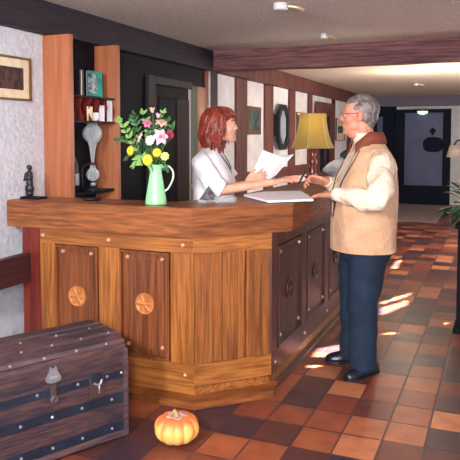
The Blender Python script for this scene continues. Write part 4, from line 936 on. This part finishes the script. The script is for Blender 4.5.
for i in range(n_+1):
    t = i/n_; a = .58+(2*PI-1.16)*t; fr_ = min(t, 1-t)*2                     # from left front round the back to right front
    dz = -.10*max(0, 1-fr_*3.2)                                             # collar points droop at the front
    rin = .079+.012*max(0, 1-fr_*3); rou = .106+.02*max(0, 1-fr_*3)
    pin = T(-.012+rin*math.cos(a)*1.0, rin*math.sin(a), 1.508+dz*.6); pm_ = T(-.014+(rin+.016)*math.cos(a), (rin+.016)*math.sin(a), 1.516+dz*.7)
    pout = T(-.025+rou*math.cos(a), rou*1.02*math.sin(a), 1.448+dz*1.15)
    row = [bm.verts.new(p) for p in (pin, pm_, (pm_+pout)/2+Vector((0, 0, .008)), pout)]
    if prev:
        for j in range(3): bm.faces.new([prev[j], prev[j+1], row[j+1], row[j]])
    prev = row
shellmesh('vest_collar', bm, M['vcol'], man, .006, 'brown corduroy collar')
# armhole piping
for s_, sh in ((1, SHL), (-1, SHR)):
    bm = B(); c0 = T(-.04, s_*.205, 1.30); tube(bm, [c0+T.f*.088*math.cos(a)+Vector((0, 0, .112*math.sin(a)))+T.l*s_*(-.03*math.sin(a)+.012) for a in [2*PI*i/28 for i in range(29)]], .005, 6); obj('armhole_seam', bm, M['vest'], man, True)
# trousers and shoes
FN = Vector((-.80, 3.98, 0)); FR_ = Vector((-.90, 4.22, 0))
def leg(hip, knee, ank, seed):
    return tubes([hip, (hip+knee)/2, knee, (knee+ank)/2, ank], [.125, .112, .092, .084, .086], 28, 8, .06, seed)
hipL, hipR = T(-.005, .085, .86), T(-.005, -.085, .86)
anL = Vector((-.775, 4.00, .045)); anR = Vector((-.875, 4.20, .045))
bm = B(); rings(bm, loft(T, [(.70, -.01, 0, .12, .15), (.76, -.01, 0, .155, .19), (.85, -.01, 0, .165, .19), (.95, -.01, 0, .16, .18)], fold=.01)); obj('trouser_seat', bm, M['trou'], man, True)
obj('trouser_leg', leg(hipL, (hipL+anL)/2+Vector((-.012, -.01, 0)), anL+Vector((0, 0, .0)), 2), M['trou'], man, True); obj('trouser_leg', leg(hipR, (hipR+anR)/2+Vector((-.02, 0, 0)), anR, 8), M['trou'], man, True)
def shoe(heel, toe):
    h_, t_2 = Vector(heel), Vector(toe); d = (t_2-h_); L_ = d.length; d.normalize(); s_ = d.cross(Vector((0, 0, 1))); b_ = B(); rr = []
    for t, wd, hg in ((0, .022, .06), (.04, .034, .075), (.15, .038, .09), (.35, .040, .092), (.5, .044, .075), (.68, .050, .058), (.85, .046, .046), (.95, .032, .034), (1, .014, .02)):
        rr.append([h_+d*L_*t+s_*wd*math.cos(a)+Vector((0, 0, max(0.012, .012+hg*math.sin(a)) if math.sin(a) > 0 else .012)) for a in [2*PI*i/20 for i in range(20)]])
    rings(b_, rr); up_o = obj('shoe', b_, M['shoe'], man, True)
    b_ = B(); pl_ = []
    for t, wd in ((0, .025), (.04, .037), (.2, .040), (.4, .040), (.68, .053), (.85, .049), (.96, .033), (1.01, .012)): pl_.append((t, wd))
    poly = [h_+d*L_*t+s_*wd for t, wd in pl_]+[h_+d*L_*t-s_*wd for t, wd in pl_[::-1]]
    prism(b_, [(p.x, p.y) for p in poly], 0, .014, .002); obj('sole', b_, M['black'], up_o)
shoe((-.705, 4.115, 0), (-.845, 3.865, 0)); shoe((-.80, 4.25, 0), (-1.05, 4.16, 0))
# pen in the far hand
pen = obj('pen', tube(B(), [ray(299, 183, 4.15), ray(304, 174, 4.16), ray(306, 170.5, 4.16)], [.004, .007, .006], 8), M['black'], None, True); origin(pen, ray(303, 177, 4.16)); tag(pen, 'thick black pen held in the hand of the grey haired person', 'pen')

# ---- woman
wb = Vector((-1.85, 4.12, 0))
wo = thing('person', 'red haired person in white short sleeved blouse holding a paper behind the counter', 'person', wb)
T = Pose((wb.x, wb.y), 12); Hd = Pose((wb.x, wb.y), 18)
Q = 1.0; HC = (.062, 0, 1.568)
bm = B(); head(bm, Hd, HC, Q)
cap_(bm, T(-.01, 0, 1.36), Hd(.012, 0, 1.50), .052, .050)
for rr in ((1.32, .075, .12), (1.2, .10, .13), (1.05, .09, .12), (.92, .11, .14)): sphere(bm, T(-.01, 0, rr[0]), (rr[1], rr[2], .11), 2, T.rot())
SR = T(-.035, -.165, 1.325); ER = T(.08, -.225, 1.135); WR = ray(276, 181.5, 4.06)
SL = T(-.03, .165, 1.325); EL = T(.12, .22, 1.13); WL = ray(247, 183.5, 4.20)
cap_(bm, T(-.02, -.04, 1.33), SR, .045, .042); cap_(bm, T(-.02, .04, 1.33), SL, .045, .042)
cap_(bm, SR, ER, .040, .034); cap_(bm, ER, (ER*.55+WR*.45), .035, .031); cap_(bm, (ER*.55+WR*.45), WR, .031, .0215); cap_(bm, SL, EL, .040, .034); cap_(bm, EL, WL, .034, .022)
TG = ray(300, 175.5, 4.02)
hand(bm, WR, TG-WR, Vector((0, .25, -1)), 1, [.12, .2, .28, .34], .98, .12, thumb=Vector((.75, .55, -.12)))
hand(bm, WL, ray(262, 176, 4.20)-WL, Vector((.1, .9, .35)), 1, [.35, .4, .45, .5], .95, .1, thumb=Vector((.55, -.2, .8)))
for q_ in (-1, 1):
    cap_(bm, T(-.01, q_*.085, .88), T(0, q_*.085, .5), .08, .052); cap_(bm, T(0, q_*.085, .5), T(-.02, q_*.09, .05), .05, .035)
    cap_(bm, T(-.02, q_*.09, .035), T(.13, q_*.10, .025), .035, .022)
remesh('body', bm, M['skin'], wo, .0045, 3, .45)
features(Hd, HC, Q, wo, 'skin', 'red_hair')
hc = lambda f, l, z: Hd(HC[0]+f*Q, HC[1]+l*Q, HC[2]+z*Q); rt_ = Hd.rot()
bm = B()
for (f, l, z, a, b_, c_) in ((-.022, 0, .046, .100, .086, .082), (.030, 0, .076, .068, .064, .040), (-.06, 0, -.015, .070, .082, .085), (-.07, 0, -.075, .060, .076, .060), (-.045, .066, -.02, .044, .026, .085), (-.045, -.066, -.02, .044, .026, .085), (-.05, -.058, -.085, .040, .030, .045), (-.05, .058, -.085, .040, .030, .045)):
    sphere(bm, hc(f, l, z), (a, b_, c_), 3, rt_)
random.seed(11)
for i in range(260):
    a = random.uniform(1.15, 2*PI-1.15); l0 = random.uniform(0, .5); pts = []; jx = random.uniform(-.006, .018); le = random.uniform(.85, 1.32); fl_ = random.uniform(-.12, .12)
    for k_ in range(6):
        t = l0+(le-l0)*k_/5
        if t < .5: e_ = t/.5*PI/2; rr = math.sin(e_); z = .045+.088*math.cos(e_)
        else: rr = 1+.10*math.sin((t-.5)*2*PI*.9)-(.10 if t > .9 else 0)+(fl_ if t > .85 else 0); z = .045-(t-.5)*2*.155
        aa = a+.16*math.sin(t*7+i)
        pts.append(hc(-.022+(.104+jx)*rr*math.cos(aa)*(.9 if math.cos(aa) > 0 and t > .5 else 1), (.092+jx)*rr*math.sin(aa), z))
    tube(bm, pts, [.004, .007, .0075, .0075, .006, .003], 6, 3)
for i in range(46):                                               # fringe combed forward
    y_ = random.uniform(-.062, .062); j = random.uniform(-.004, .004)
    tube(bm, [hc(-.01, y_*.6, .128+j), hc(.045, y_*.85, .118+j), hc(.082, y_, .088+j), hc(.094-abs(y_)*.5, y_*1.15, .064+random.uniform(-.008, .008))], [.004, .0065, .0065, .003], 6, 3)
remesh('hair', bm, M['red_hair'], wo, .0038, 1, .4)
br = [(.90, 0, 0, .145, .175), (1.0, 0, 0, .130, .165), (1.1, .004, 0, .135, .170), (1.2, .008, 0, .140, .178), (1.29, -.008, 0, .118, .178), (1.36, -.018, 0, .088, .150), (1.40, -.014, 0, .064, .085), (1.415, -.008, 0, .058, .066)]
bm = B(); rings(bm, loft(T, br, fold=.06, seed=2), False); shellmesh('blouse', bm, M['shirt'], wo)
bm = tubes([SR+T.l*.05+Vector((0, 0, .005)), SR+Vector((0, 0, -.01)), (SR+ER)/2, SR*.22+ER*.78, ER*.9+WR*.1], [.062, .075, .072, .070, .066], 24, 6, .06, 3); obj('blouse_sleeve', bm, M['shirt'], wo, True)
bm = tubes([SL-T.l*.05, SL, (SL+EL)/2, SL*.25+EL*.75], [.062, .075, .072, .068], 24, 6, .06, 9); obj('blouse_sleeve', bm, M['shirt'], wo, True)
bm = B(); tube(bm, [T(-.065, 0, 1.425), T(-.04, -.058, 1.415), T(.03, -.062, 1.395), T(.085, -.045, 1.34), T(.125, -.022, 1.27), T(.138, -.012, 1.2)], .006, 8, 5); tube(bm, [T(-.065, 0, 1.425), T(-.04, .058, 1.415), T(.03, .062, 1.395), T(.085, .045, 1.34), T(.125, .022, 1.27)], .006, 8, 5); obj('neck_trim', bm, M['collar'], wo, True)
bm = B(); rings(bm, loft(T, [(.02, -.01, 0, .13, .16), (.5, -.005, 0, .13, .165), (.9, -.005, 0, .15, .178), (.93, 0, 0, .15, .176)], fold=.03)); obj('long_skirt', bm, M['collar'], wo, True)
bm = B(); d_ = (WR-ER).normalized(); tube(bm, [WR-d_*.012, WR+d_*.002], [.0265, .0255], 20); obj('wrist_watch', bm, M['pewter'], wo, True)
# held paper
bm = B(); c4 = [ray(247, 185, 4.27), ray(262.5, 149.5, 4.36), ray(294, 157, 4.30), ray(276, 175, 4.22)]
n_ = 10; rows_ = []
for i in range(n_+1):
    s_ = i/n_; row = []
    for j in range(n_+1):
        t = j/n_; p = c4[0]*(1-s_)*(1-t)+c4[1]*(1-s_)*t+c4[2]*s_*t+c4[3]*s_*(1-t)
        row.append(bm.verts.new(p+Vector((0, .03, -.02))*math.sin(PI*s_)*1.0+Vector((0, 0, .02))*s_*s_*t))
    rows_.append(row)
for a, b_ in zip(rows_, rows_[1:]):
    for j in range(n_): bm.faces.new([a[j], a[j+1], b_[j+1], b_[j]])
o = obj('held_paper', bm, M['paper'], None, True); origin(o, c4[0]); solid(o, .001); tag(o, 'white sheet of paper held up in the hand of the red haired person', 'paper')
